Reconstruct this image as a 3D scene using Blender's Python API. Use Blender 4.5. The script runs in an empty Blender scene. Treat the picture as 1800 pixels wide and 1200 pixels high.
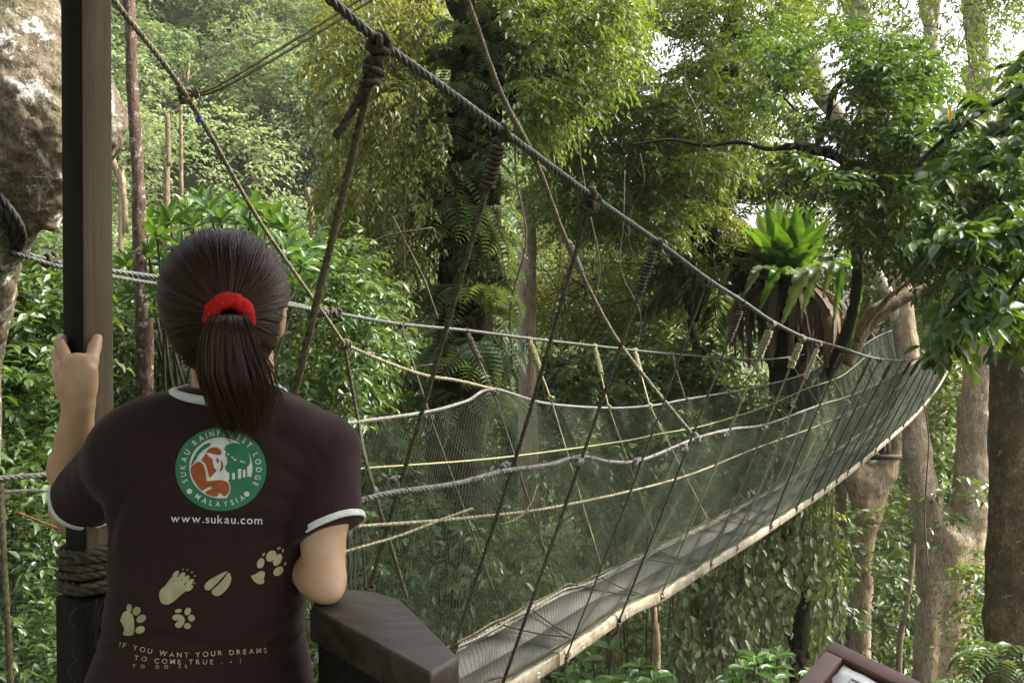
import bpy, bmesh, math, random
import numpy as np
from mathutils import Vector, Matrix
from mathutils.bvhtree import BVHTree

# ------------------------------------------------------------------ camera, sky, sun, exposure
S = bpy.context.scene
COL = S.collection
F_PX = 1700.0                      # focal length in photograph pixels (1800 wide)
PITCH = math.radians(2.0)
CAM = np.array([0.0, 0.0, 1.48])
cam_data = bpy.data.cameras.new("camera")
cam_data.sensor_width = 36.0
cam_data.lens = 36.0 * F_PX / 1800.0
cam_data.clip_start = 0.05
cam_data.clip_end = 3000.0
cam = bpy.data.objects.new("camera", cam_data)
cam.location = CAM
cam.rotation_euler = (math.radians(90.0) - PITCH, 0, 0)
COL.objects.link(cam)
S.camera = cam

SUN_EL, SUN_AZ = math.radians(44.0), math.radians(84.0)   # azimuth clockwise from +Y
world = bpy.data.worlds.new("World")
S.world = world
world.use_nodes = True
wn = world.node_tree
wn.nodes.clear()
w_out = wn.nodes.new("ShaderNodeOutputWorld")
w_bg = wn.nodes.new("ShaderNodeBackground")
w_sky = wn.nodes.new("ShaderNodeTexSky")
w_sky.sky_type = 'NISHITA'
w_sky.sun_disc = False
w_sky.sun_elevation = SUN_EL
w_sky.sun_rotation = SUN_AZ
w_sky.air_density = 1.0
w_sky.dust_density = 6.0
w_sky.ozone_density = 1.0
w_bg.inputs["Strength"].default_value = 0.15
w_hs = wn.nodes.new("ShaderNodeHueSaturation")      # thin bright overcast: most of the blue washed out
w_hs.inputs["Saturation"].default_value = 0.30
wn.links.new(w_sky.outputs[0], w_hs.inputs["Color"])
wn.links.new(w_hs.outputs[0], w_bg.inputs[0])
wn.links.new(w_bg.outputs[0], w_out.inputs[0])

sun_d = bpy.data.lights.new("sun", 'SUN')
sun_d.energy = 2.8
sun_d.angle = math.radians(7.0)
sun_d.color = (1.0, 0.93, 0.80)
sun = bpy.data.objects.new("sun", sun_d)
sun_dir = Vector((math.sin(SUN_AZ) * math.cos(SUN_EL), math.cos(SUN_AZ) * math.cos(SUN_EL), math.sin(SUN_EL)))
sun.rotation_euler = sun_dir.to_track_quat('Z', 'Y').to_euler()
sun.location = (20, 20, 40)
COL.objects.link(sun)

S.view_settings.view_transform = 'Standard'
S.view_settings.look = 'None'
S.view_settings.exposure = 2.2
S.view_settings.gamma = 1.0
S.cycles.use_denoising = True
S.cycles.max_bounces = 7
S.cycles.diffuse_bounces = 4
S.cycles.glossy_bounces = 3
S.cycles.transmission_bounces = 4
S.cycles.transparent_max_bounces = 8
S.cycles.volume_bounces = 1
S.cycles.sample_clamp_indirect = 6.0

# ------------------------------------------------------------------ image-plane measuring helpers
CT, ST = math.cos(PITCH), math.sin(PITCH)

def ray(px, py):
    u = (px - 900.0) / F_PX
    w = (600.0 - py) / F_PX
    return np.array([u, CT + w * ST, -ST + w * CT])

def P(px, py, Y):
    """world point seen at photograph pixel (px, py) at distance Y ahead of the camera"""
    d = ray(px, py)
    return CAM + d * (Y / d[1])

def PZ(px, py, z):
    d = ray(px, py)
    return CAM + d * ((z - CAM[2]) / d[2])

BS = 0.548                          # plan slope of the bridge: x = BS*y - c
def PL(px, py, c):
    d = ray(px, py)
    return P(px, py, c / (BS - d[0] / d[1]))

def pxm(r, Y):
    return r * Y / F_PX

def mul(*xs):
    return [np.asarray(x, float) for x in xs]

# ------------------------------------------------------------------ mesh building
def nrm(v):
    return v / np.maximum(np.linalg.norm(v, axis=-1, keepdims=True), 1e-9)

class MB:
    """collects shapes that become ONE mesh"""
    def __init__(s):
        s.V, s.F, s.n = [], {}, 0
    def add(s, V, *Fs):
        V = np.asarray(V, float)
        for F in Fs:
            F = np.asarray(F, int)
            if len(F) == 0:
                continue
            s.F.setdefault(F.shape[1], []).append(F + s.n)
        s.V.append(V)
        s.n += len(V)
        return s
    def arrays(s):
        return np.concatenate(s.V), {k: np.concatenate(v) for k, v in s.F.items()}

def raw_mesh(name, V, FD, attrs=None, smooth=True):
    me = bpy.data.meshes.new(name)
    V = np.ascontiguousarray(V, dtype=np.float32)
    me.vertices.add(len(V))
    me.vertices.foreach_set("co", V.ravel())
    li, lt = [], []
    for k, F in FD.items():
        li.append(F.ravel())
        lt.append(np.full(len(F), k, np.int32))
    li = np.concatenate(li).astype(np.int32)
    lt = np.concatenate(lt)
    ls = np.concatenate([[0], np.cumsum(lt)[:-1]]).astype(np.int32)
    me.loops.add(len(li))
    me.loops.foreach_set("vertex_index", li)
    me.polygons.add(len(lt))
    me.polygons.foreach_set("loop_start", ls)
    me.polygons.foreach_set("loop_total", lt)
    if smooth:
        me.polygons.foreach_set("use_smooth", np.ones(len(lt), bool))
    me.update(calc_edges=True)
    for an, av in (attrs or {}).items():
        a = me.attributes.new(an, 'FLOAT', 'POINT')
        a.data.foreach_set("value", np.ascontiguousarray(av, dtype=np.float32))
    return me

def root_loc(o):
    while o.parent:
        o = o.parent
    return np.array(o.location)

def part(name, mb, mat, parent=None, smooth=True, attrs=None, base=None, label=None):
    V, FD = mb.arrays() if isinstance(mb, MB) else mb
    off = root_loc(parent) if parent else (np.asarray(base, float) if base is not None else np.zeros(3))
    me = raw_mesh(name, V - off, FD, attrs, smooth)
    if mat:
        me.materials.append(mat)
    o = bpy.data.objects.new(name, me)
    COL.objects.link(o)
    if parent:
        o.parent = parent
    else:
        o.location = off
    if label:
        o["label"] = label
    return o

def tag(o, label, cat, group=None, kind=None):
    o["label"] = label
    o["category"] = cat
    if group:
        o["group"] = group
    if kind:
        o["kind"] = kind
    return o

def thing(name, label, cat, loc, group=None):
    o = bpy.data.objects.new(name, None)
    o.empty_display_size = 0.1
    COL.objects.link(o)
    o.location = loc
    return tag(o, label, cat, group)

def spline(pts, step=None, n=None):
    """Catmull-Rom through pts, resampled evenly"""
    p = np.asarray(pts, float)
    if len(p) == 2:
        dense = p[0] + (p[1] - p[0]) * np.linspace(0, 1, 40)[:, None]
    else:
        q = np.vstack([2 * p[0] - p[1], p, 2 * p[-1] - p[-2]])
        out = []
        for i in range(1, len(q) - 2):
            t = np.linspace(0, 1, 24, endpoint=False)[:, None]
            a, b, c, d = q[i - 1], q[i], q[i + 1], q[i + 2]
            out.append(0.5 * (2 * b + (c - a) * t + (2 * a - 5 * b + 4 * c - d) * t ** 2 + (3 * b - a - 3 * c + d) * t ** 3))
        dense = np.vstack(out + [p[-1:]])
    L = np.concatenate([[0], np.cumsum(np.linalg.norm(np.diff(dense[:, :3], axis=0), axis=1))])
    if n is None:
        n = max(2, int(round(L[-1] / step)) + 1)
    s = np.linspace(0, L[-1], n)
    return np.stack([np.interp(s, L, dense[:, k]) for k in range(dense.shape[1])], 1)

def frames(p):
    t = nrm(np.gradient(p, axis=0))
    n = np.zeros_like(p)
    a = np.array([0, 0, 1.0]) if abs(t[0, 2]) < 0.8 else np.array([1.0, 0, 0])
    v = np.cross(t[0], a)
    for i in range(len(p)):
        v = v - t[i] * np.dot(v, t[i])
        v = v / max(np.linalg.norm(v), 1e-9)
        n[i] = v
    return t, n, np.cross(t, n)

def tube_vf(p, r, seg=8, cap=True, noise=None):
    p = np.asarray(p, float)
    r = np.broadcast_to(np.asarray(r, float), (len(p),))
    t, n, b = frames(p)
    a = np.linspace(0, 2 * np.pi, seg, endpoint=False)
    off = np.cos(a)[None, :, None] * n[:, None] + np.sin(a)[None, :, None] * b[:, None]
    rr = r[:, None]
    if noise is not None:
        rr = rr * noise(p, a)
    V = (p[:, None] + off * (rr[..., None] if np.ndim(rr) == 2 else rr)).reshape(-1, 3)
    i = np.arange(len(p) - 1)[:, None] * seg
    j = np.arange(seg)[None]
    k = (j + 1) % seg
    F = np.stack([i + j, i + k, i + seg + k, i + seg + j], -1).reshape(-1, 4)
    Fs = [F]
    if cap:
        V = np.vstack([V, p[:1], p[-1:]])
        c0, c1 = len(V) - 2, len(V) - 1
        e = (len(p) - 1) * seg
        jj = np.arange(seg)
        kk = (jj + 1) % seg
        Fs.append(np.stack([np.full(seg, c0), kk, jj], 1))
        Fs.append(np.stack([np.full(seg, c1), e + jj, e + kk], 1))
    return V, Fs

def tube(mb, pts, r, seg=8, step=None, n=None, cap=True, noise=None):
    pts = np.asarray(pts, float)
    r = np.broadcast_to(np.asarray(r, float), (len(pts),))
    q = spline(np.column_stack([pts, r]), step, n)
    V, Fs = tube_vf(q[:, :3], q[:, 3], seg, cap, noise)
    mb.add(V, *Fs)

def rope(mb, pts, r, pitch=None, strands=3, seg=5, step=None, phase=0.0, fine=1.0):
    """laid rope: strands twisted round each other"""
    pitch = pitch or 7.0 * r
    step = step or pitch / 7.0 * fine
    q = spline(pts, step)
    if len(q) < 3:
        q = spline(pts, n=3)
    t, n, b = frames(q)
    L = np.concatenate([[0], np.cumsum(np.linalg.norm(np.diff(q, axis=0), axis=1))])
    for k in range(strands):
        a = phase + 2 * np.pi * (L / pitch + k / strands)
        c = q + (np.cos(a)[:, None] * n + np.sin(a)[:, None] * b) * r * 0.52
        V, Fs = tube_vf(c, r * 0.56, seg, True)
        mb.add(V, *Fs)

def coil(mb, p0, p1, R, r, turns, seg=5, jit=0.1, rng=None):
    """a rope wound round the line p0-p1"""
    p0, p1 = mul(p0, p1)
    n = int(turns * 10) + 1
    s = np.linspace(0, 1, n)
    ax = nrm(p1 - p0)
    u = nrm(np.cross(ax, [0.3, 0.8, 0.1]))
    v = np.cross(ax, u)
    a = 2 * np.pi * turns * s
    rr = R * (1 + (jit * (rng.standard_normal(n) if rng is not None else 0)))
    q = p0 + (p1 - p0) * s[:, None] + (np.cos(a)[:, None] * u + np.sin(a)[:, None] * v) * (rr[:, None] if np.ndim(rr) else rr)
    V, Fs = tube_vf(q, r, seg)
    mb.add(V, *Fs)

def knot(mb, c, axis, R, r, rng, loops=3, seg=6):
    """a lumpy knot: several tilted loops of rope pulled tight"""
    c = np.asarray(c, float)
    axis = nrm(np.asarray(axis, float))
    for i in range(loops):
        ax = nrm(axis + rng.standard_normal(3) * 0.35)
        u = nrm(np.cross(ax, rng.standard_normal(3)))
        v = np.cross(ax, u)
        a = np.linspace(0, 2 * np.pi, 17)
        o = c + axis * R * 0.9 * (i - (loops - 1) / 2.0) + rng.standard_normal(3) * R * 0.12
        q = o + (np.cos(a)[:, None] * u * R * rng.uniform(.8, 1.15) + np.sin(a)[:, None] * v * R * rng.uniform(.8, 1.1)) + ax * (np.sin(a * 2) * R * .15)[:, None]
        V, Fs = tube_vf(q, r, seg, False)
        mb.add(V, *Fs)

def box(mb, c, u, v, w):
    """box with centre c and half-axes u, v, w, edges slightly bevelled by an extra ring"""
    c, u, v, w = mul(c, u, v, w)
    V = np.array([c + a * u + b * v + d * w for a in (-1, 1) for b in (-1, 1) for d in (-1, 1)])
    F = [[0, 1, 3, 2], [4, 6, 7, 5], [0, 4, 5, 1], [2, 3, 7, 6], [0, 2, 6, 4], [1, 5, 7, 3]]
    if np.dot(np.cross(u, v), w) < 0:
        F = [f[::-1] for f in F]
    mb.add(V, F)

def bevelled(o, width, seg=2):
    m = o.modifiers.new("bevel", 'BEVEL')
    m.width = width
    m.segments = seg
    m.limit_method = 'ANGLE'
    m.angle_limit = math.radians(40)
    return o

def prism(mb, poly, thick):
    """poly: (n,3) roughly planar outline (counter-clockwise seen from +dir), extruded by the vector thick"""
    poly = np.asarray(poly, float)
    n = len(poly)
    V = np.vstack([poly, poly + np.asarray(thick, float)])
    i = np.arange(n)
    j = (i + 1) % n
    mb.add(V, [list(range(n))[::-1]], [list(range(n, 2 * n))], np.stack([i, j, j + n, i + n], 1))

# ------------------------------------------------------------------ signed-distance modelling
class SDF:
    def __init__(s, lo, hi, h):
        s.lo = np.asarray(lo, float)
        s.h = h
        s.n = np.ceil((np.asarray(hi, float) - s.lo) / h).astype(int) + 1
        s.D = np.full(s.n, 0.5, np.float32)
    def _box(s, lo, hi):
        a = np.clip(np.floor((np.asarray(lo) - s.lo) / s.h).astype(int), 0, s.n)
        b = np.clip(np.ceil((np.asarray(hi) - s.lo) / s.h).astype(int) + 1, 0, s.n)
        sl = tuple(slice(i, j) for i, j in zip(a, b))
        ax = [(s.lo[k] + s.h * np.arange(a[k], b[k])).astype(np.float32) for k in range(3)]
        X, Y, Z = np.meshgrid(*ax, indexing='ij', sparse=True)
        return sl, X, Y, Z
    def _join(s, sl, d, k):
        o = s.D[sl]
        if k > 0:
            hh = np.clip(0.5 + 0.5 * (o - d) / k, 0, 1)
            s.D[sl] = o * (1 - hh) + d * hh - k * hh * (1 - hh)
        else:
            s.D[sl] = np.minimum(o, d)
    def cone(s, a, b, ra, rb, k=0.01, m=None, clip=None):
        a, b = mul(a, b)
        R = max(ra, rb) + (m or (k * 1.5 + 3 * s.h))
        sl, X, Y, Z = s._box(np.minimum(a, b) - R, np.maximum(a, b) + R)
        ba = b - a
        L2 = max(float(np.dot(ba, ba)), 1e-12)
        t = np.clip(((X - a[0]) * ba[0] + (Y - a[1]) * ba[1] + (Z - a[2]) * ba[2]) / L2, 0, 1)
        d = np.sqrt((X - a[0] - t * ba[0]) ** 2 + (Y - a[1] - t * ba[1]) ** 2 + (Z - a[2] - t * ba[2]) ** 2) - (ra + (rb - ra) * t)
        if clip is not None:
            c, nn = np.asarray(clip[0], float), nrm(np.asarray(clip[1], float))
            d = np.maximum(d, (X - c[0]) * nn[0] + (Y - c[1]) * nn[1] + (Z - c[2]) * nn[2])
        s._join(sl, d, k)
    def chain(s, pts, rs, k=0.01):
        for i in range(len(pts) - 1):
            s.cone(pts[i], pts[i + 1], rs[i], rs[i + 1], k)
    def ell(s, c, r, k=0.01, rot=None):
        c, r = mul(c, r)
        R = max(r) + k * 1.5 + 3 * s.h
        sl, X, Y, Z = s._box(c - R, c + R)
        x, y, z = X - c[0], Y - c[1], Z - c[2]
        if rot is not None:
            M = np.asarray(rot)
            x, y, z = (M[0, i] * x + M[1, i] * y + M[2, i] * z for i in range(3))
        k0 = np.sqrt((x / r[0]) ** 2 + (y / r[1]) ** 2 + (z / r[2]) ** 2)
        k1 = np.sqrt((x / r[0] ** 2) ** 2 + (y / r[1] ** 2) ** 2 + (z / r[2] ** 2) ** 2)
        s._join(sl, k0 * (k0 - 1) / np.maximum(k1, 1e-6), k)
    def loft(s, zs, cx, cy, ax, ay, k=0.01, pw=2.0):
        """stack of elliptic sections"""
        o = np.argsort(zs)
        zs, cx, cy, ax, ay = (np.asarray(q, float)[o] for q in (zs, cx, cy, ax, ay))
        m = max(ax.max(), ay.max()) + 0.05
        sl, X, Y, Z = s._box([cx.min() - m, cy.min() - m, zs[0] - .05], [cx.max() + m, cy.max() + m, zs[-1] + .05])
        zf = Z.ravel()
        def ip(q):
            return pchip(zs, q, zf).reshape(Z.shape).astype(np.float32)
        x, y, a, b = X - ip(cx), Y - ip(cy), ip(ax), ip(ay)
        k0 = (np.abs(x / a) ** pw + np.abs(y / b) ** pw) ** (1 / pw)
        k1 = np.sqrt((x / a ** 2) ** 2 + (y / b ** 2) ** 2)
        d = k0 * (k0 - 1) / np.maximum(k1, 1e-6)
        d = np.maximum(d, np.maximum(zs[0] - Z, Z - zs[-1]))
        s._join(sl, d, k)
    def cut(s, c, nml, R):
        """remove everything on the +nml side of the plane through c within R"""
        c, nml = mul(c, nrm(np.asarray(nml, float)))
        sl, X, Y, Z = s._box(c - R, c + R)
        d = (X - c[0]) * nml[0] + (Y - c[1]) * nml[1] + (Z - c[2]) * nml[2]
        near = (X - c[0]) ** 2 + (Y - c[1]) ** 2 + (Z - c[2]) ** 2 < R * R
        s.D[sl] = np.where(near, np.maximum(s.D[sl], d), s.D[sl])
    def grid(s):
        ax = [s.lo[k] + s.h * np.arange(s.n[k]) for k in range(3)]
        return np.meshgrid(*ax, indexing='ij', sparse=True)
    def mesh(s, relax=2):
        D = s.D
        I = D < 0
        nx, ny, nz = D.shape
        cnt = np.zeros((nx - 1, ny - 1, nz - 1), np.uint8)
        for i in (0, 1):
            for j in (0, 1):
                for k in (0, 1):
                    cnt += I[i:nx - 1 + i, j:ny - 1 + j, k:nz - 1 + k]
        act = np.argwhere((cnt > 0) & (cnt < 8))
        idx = np.full(cnt.shape, -1, np.int32)
        idx[act[:, 0], act[:, 1], act[:, 2]] = np.arange(len(act))
        cor = np.array([(i, j, k) for i in (0, 1) for j in (0, 1) for k in (0, 1)])
        val = np.stack([D[act[:, 0] + c[0], act[:, 1] + c[1], act[:, 2] + c[2]] for c in cor], 1)
        acc = np.zeros((len(act), 3))
        nn = np.zeros(len(act))
        for a in range(8):
            for b in range(a + 1, 8):
                if np.abs(cor[a] - cor[b]).sum() != 1:
                    continue
                va, vb = val[:, a], val[:, b]
                m = (va < 0) != (vb < 0)
                t = np.where(m, va / np.where(m, va - vb, 1), 0)
                acc += np.where(m[:, None], cor[a] + t[:, None] * (cor[b] - cor[a]), 0)
                nn += m
        V = s.lo + s.h * (act + acc / nn[:, None])
        Q = []
        for ax in range(3):
            u, v = (ax + 1) % 3, (ax + 2) % 3
            A = np.take(I, range(0, D.shape[ax] - 1), ax)
            B = np.take(I, range(1, D.shape[ax]), ax)
            e = np.argwhere(A != B)
            e = e[(e[:, u] > 0) & (e[:, v] > 0) & (e[:, u] < D.shape[u] - 1) & (e[:, v] < D.shape[v] - 1)]
            ins = A[e[:, 0], e[:, 1], e[:, 2]]
            c = []
            for du, dv in ((-1, -1), (0, -1), (0, 0), (-1, 0)):
                f = e.copy()
                f[:, u] += du
                f[:, v] += dv
                c.append(idx[f[:, 0], f[:, 1], f[:, 2]])
            q = np.stack(c, 1)
            q[~ins] = q[~ins][:, ::-1]
            Q.append(q)
        Q = np.concatenate(Q)
        Q = Q[(Q >= 0).all(1)]
        E = np.concatenate([Q[:, [0, 1]], Q[:, [1, 2]], Q[:, [2, 3]], Q[:, [3, 0]]])
        for _ in range(relax):
            sm = np.zeros_like(V)
            ct = np.zeros(len(V))
            for k in range(3):
                sm[:, k] = np.bincount(E[:, 0], V[E[:, 1], k], len(V)) + np.bincount(E[:, 1], V[E[:, 0], k], len(V))
            ct = np.bincount(E[:, 0], minlength=len(V)) + np.bincount(E[:, 1], minlength=len(V))
            V = V * 0.45 + 0.55 * sm / np.maximum(ct, 1)[:, None]
        return V, {4: Q}

def pchip(x, y, xq):
    """smooth monotone-ish cubic interpolation"""
    x, y = mul(x, y)
    h = np.diff(x)
    d = np.diff(y) / h
    m = np.zeros(len(x))
    for i in range(1, len(x) - 1):
        if d[i - 1] * d[i] > 0:
            w1, w2 = 2 * h[i] + h[i - 1], h[i] + 2 * h[i - 1]
            m[i] = (w1 + w2) / (w1 / d[i - 1] + w2 / d[i])
    m[0], m[-1] = d[0], d[-1]
    q = np.clip(np.asarray(xq, float), x[0], x[-1])
    i = np.clip(np.searchsorted(x, q) - 1, 0, len(x) - 2)
    t = (q - x[i]) / h[i]
    return (y[i] * (1 + 2 * t) * (1 - t) ** 2 + h[i] * m[i] * t * (1 - t) ** 2 + y[i + 1] * t * t * (3 - 2 * t) + h[i] * m[i + 1] * t * t * (t - 1))

def vnoise(p, f, seed=0):
    """cheap smooth 3-D value noise in about [-1, 1]"""
    q = np.asarray(p, float) * f + seed * 17.13
    i = np.floor(q).astype(np.int64)
    t = q - i
    t = t * t * (3 - 2 * t)
    out = 0
    for a in (0, 1):
        for b in (0, 1):
            for c in (0, 1):
                h = (i[..., 0] + a) * 374761393 + (i[..., 1] + b) * 668265263 + (i[..., 2] + c) * 2147483647
                h = (h ^ (h >> 13)) * 1274126177
                h = ((h ^ (h >> 16)) & 0xffff) / 32767.5 - 1
                w = (t[..., 0] if a else 1 - t[..., 0]) * (t[..., 1] if b else 1 - t[..., 1]) * (t[..., 2] if c else 1 - t[..., 2])
                out = out + h * w
    return out

def fbm(p, f, seed=0, o=4):
    return sum(vnoise(p, f * 2 ** k, seed + k) * 0.5 ** k for k in range(o))

def roughen(V, FD, amp, f, seed=0, o=4):
    """push vertices along their normals by noise"""
    Q = list(FD.values())[0]
    n = np.zeros_like(V)
    for FQ in FD.values():
        a = np.cross(V[FQ[:, 2]] - V[FQ[:, 0]], V[FQ[:, -1]] - V[FQ[:, 1]])
        for k in range(FQ.shape[1]):
            for c in range(3):
                n[:, c] += np.bincount(FQ[:, k], a[:, c], len(V))
    return V + nrm(n) * (fbm(V, f, seed, o) * amp)[:, None], FD
# ------------------------------------------------------------------ materials
class NT:
    def __init__(s, name):
        s.m = bpy.data.materials.new(name)
        s.m.use_nodes = True
        s.t = s.m.node_tree
        s.t.nodes.clear()
        s.out = s.n("ShaderNodeOutputMaterial")
    def n(s, typ, **kw):
        nd = s.t.nodes.new(typ)
        for k, v in kw.items():
            setattr(nd, k, v)
        return nd
    def l(s, a, b):
        s.t.links.new(a, b)
    def val(s, nd, **kw):
        for k, v in kw.items():
            nd.inputs[k.replace("_", " ")].default_value = v
        return nd
    def coords(s, scale=(1, 1, 1)):
        tc = s.n("ShaderNodeTexCoord")
        mp = s.n("ShaderNodeMapping")
        mp.inputs["Scale"].default_value = scale
        s.l(tc.outputs["Object"], mp.inputs["Vector"])
        return mp.outputs["Vector"]
    def noise(s, vec, scale, detail=6.0, rough=0.6, dist=0.0):
        nd = s.n("ShaderNodeTexNoise")
        s.val(nd, Scale=scale, Detail=detail, Roughness=rough, Distortion=dist)
        s.l(vec, nd.inputs["Vector"])
        return nd.outputs["Fac"]
    def ramp(s, fac, stops, interp='LINEAR'):
        nd = s.n("ShaderNodeValToRGB")
        cr = nd.color_ramp
        cr.interpolation = interp
        while len(cr.elements) < len(stops):
            cr.elements.new(0.5)
        for e, (p, c) in zip(cr.elements, stops):
            e.position = p
            e.color = (*c, 1.0) if len(c) == 3 else c
        s.l(fac, nd.inputs["Fac"])
        return nd.outputs["Color"]
    def mix(s, fac, a, b, mode='MIX'):
        nd = s.n("ShaderNodeMix", data_type='RGBA', blend_type=mode)
        if isinstance(fac, float):
            nd.inputs[0].default_value = fac
        else:
            s.l(fac, nd.inputs[0])
        for sk, x in ((nd.inputs[6], a), (nd.inputs[7], b)):
            if isinstance(x, tuple):
                sk.default_value = (*x, 1.0)
            else:
                s.l(x, sk)
        return nd.outputs[2]
    def bump(s, h, strength, dist=0.01):
        nd = s.n("ShaderNodeBump")
        s.val(nd, Strength=strength, Distance=dist)
        s.l(h, nd.inputs["Height"])
        return nd.outputs["Normal"]
    def bsdf(s, col, rough=0.7, spec=0.5, normal=None, **kw):
        b = s.n("ShaderNodeBsdfPrincipled")
        if isinstance(col, tuple):
            b.inputs["Base Color"].default_value = (*col, 1)
        else:
            s.l(col, b.inputs["Base Color"])
        if isinstance(rough, float):
            b.inputs["Roughness"].default_value = rough
        else:
            s.l(rough, b.inputs["Roughness"])
        b.inputs["Specular IOR Level"].default_value = spec
        if normal is not None:
            s.l(normal, b.inputs["Normal"])
        for k, v in kw.items():
            b.inputs[k.replace("_", " ")].default_value = v
        return b
    def done(s, b):
        s.l(b.outputs[0], s.out.inputs["Surface"])
        return s.m

def m_leaf(name, dark, mid, light, rough=0.42, transl=0.35, odd=None, spec=0.5, tcol=(1.9, 1.7, 0.55)):
    t = NT(name)
    a = t.n("ShaderNodeAttribute", attribute_name="rnd")
    stops = [(0.0, dark), (0.5, mid), (0.93, light)]
    if odd:
        stops += [(0.965, light), (0.985, odd)]
    col = t.ramp(a.outputs["Fac"], stops)
    v = t.coords()
    nz = t.noise(v, 9.0, 3.0)
    col = t.mix(0.35, col, t.ramp(nz, [(0.3, tuple(c * .6 for c in mid)), (0.7, light)]))
    b = t.bsdf(col, rough, spec)
    tr = t.n("ShaderNodeBsdfTranslucent")
    t.l(t.mix(1.0, col, tcol, 'MULTIPLY'), tr.inputs["Color"])
    mx = t.n("ShaderNodeMixShader")
    mx.inputs[0].default_value = transl
    t.l(b.outputs[0], mx.inputs[1])
    t.l(tr.outputs[0], mx.inputs[2])
    return t.done(mx)

def m_bark(name, c1, c2, c3=None, lichen=None, scale=6.0, stretch=0.25, bump=0.6, lich_scale=3.0, lich_lo=0.60, rough=0.85, moss=None, bdist=0.02, spec=0.2):
    t = NT(name)
    v = t.coords((1, 1, stretch))
    v2 = t.coords()
    n1 = t.noise(v, scale, 8, 0.65, 0.4)
    n2 = t.noise(v2, scale * 0.35, 5, 0.6)
    col = t.ramp(n1, [(0.30, c1), (0.55, c2), (0.72, c3 or c2)])
    col = t.mix(t.ramp(n2, [(0.38, (0, 0, 0)), (0.65, (1, 1, 1))]), col, t.mix(0.55, col, c1))
    if lichen:
        n3 = t.noise(v2, lich_scale, 6, 0.72, 0.6)
        col = t.mix(t.ramp(n3, [(lich_lo, (0, 0, 0)), (lich_lo + .05, (1, 1, 1))]), col, lichen)
    if moss:
        n4 = t.noise(v2, lich_scale * .6 + 1.7, 6, 0.7, 0.2)
        col = t.mix(t.ramp(n4, [(0.5, (0, 0, 0)), (0.62, (1, 1, 1))]), col, moss)
    n5 = t.noise(v, scale * 4, 6, 0.7)
    n6 = t.noise(v, scale * 6, 8, 0.8, .3)
    col = t.mix(1.0, col, t.ramp(n6, [(.38, (.20,) * 3), (.47, (.85,) * 3), (.62, (1.18,) * 3)]), 'MULTIPLY')
    hgt = t.n("ShaderNodeMath", operation='MULTIPLY_ADD')
    t.l(n5, hgt.inputs[0])
    hgt.inputs[1].default_value = 0.4
    t.l(n1, hgt.inputs[2])
    return t.done(t.bsdf(col, rough, spec, t.bump(hgt.outputs[0], bump, bdist)))

def m_plain(name, c1, c2, scale=20.0, rough=0.8, spec=0.3, bump=0.0, stretch=(1, 1, 1), lo=.35, hi=.65, bdist=0.003):
    t = NT(name)
    v = t.coords(stretch)
    n1 = t.noise(v, scale, 6, 0.65)
    col = t.ramp(n1, [(lo, c1), (hi, c2)])
    nm = t.bump(t.noise(v, scale * 2.5, 6, .7), bump, bdist) if bump else None
    return t.done(t.bsdf(col, rough, spec, nm))

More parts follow.
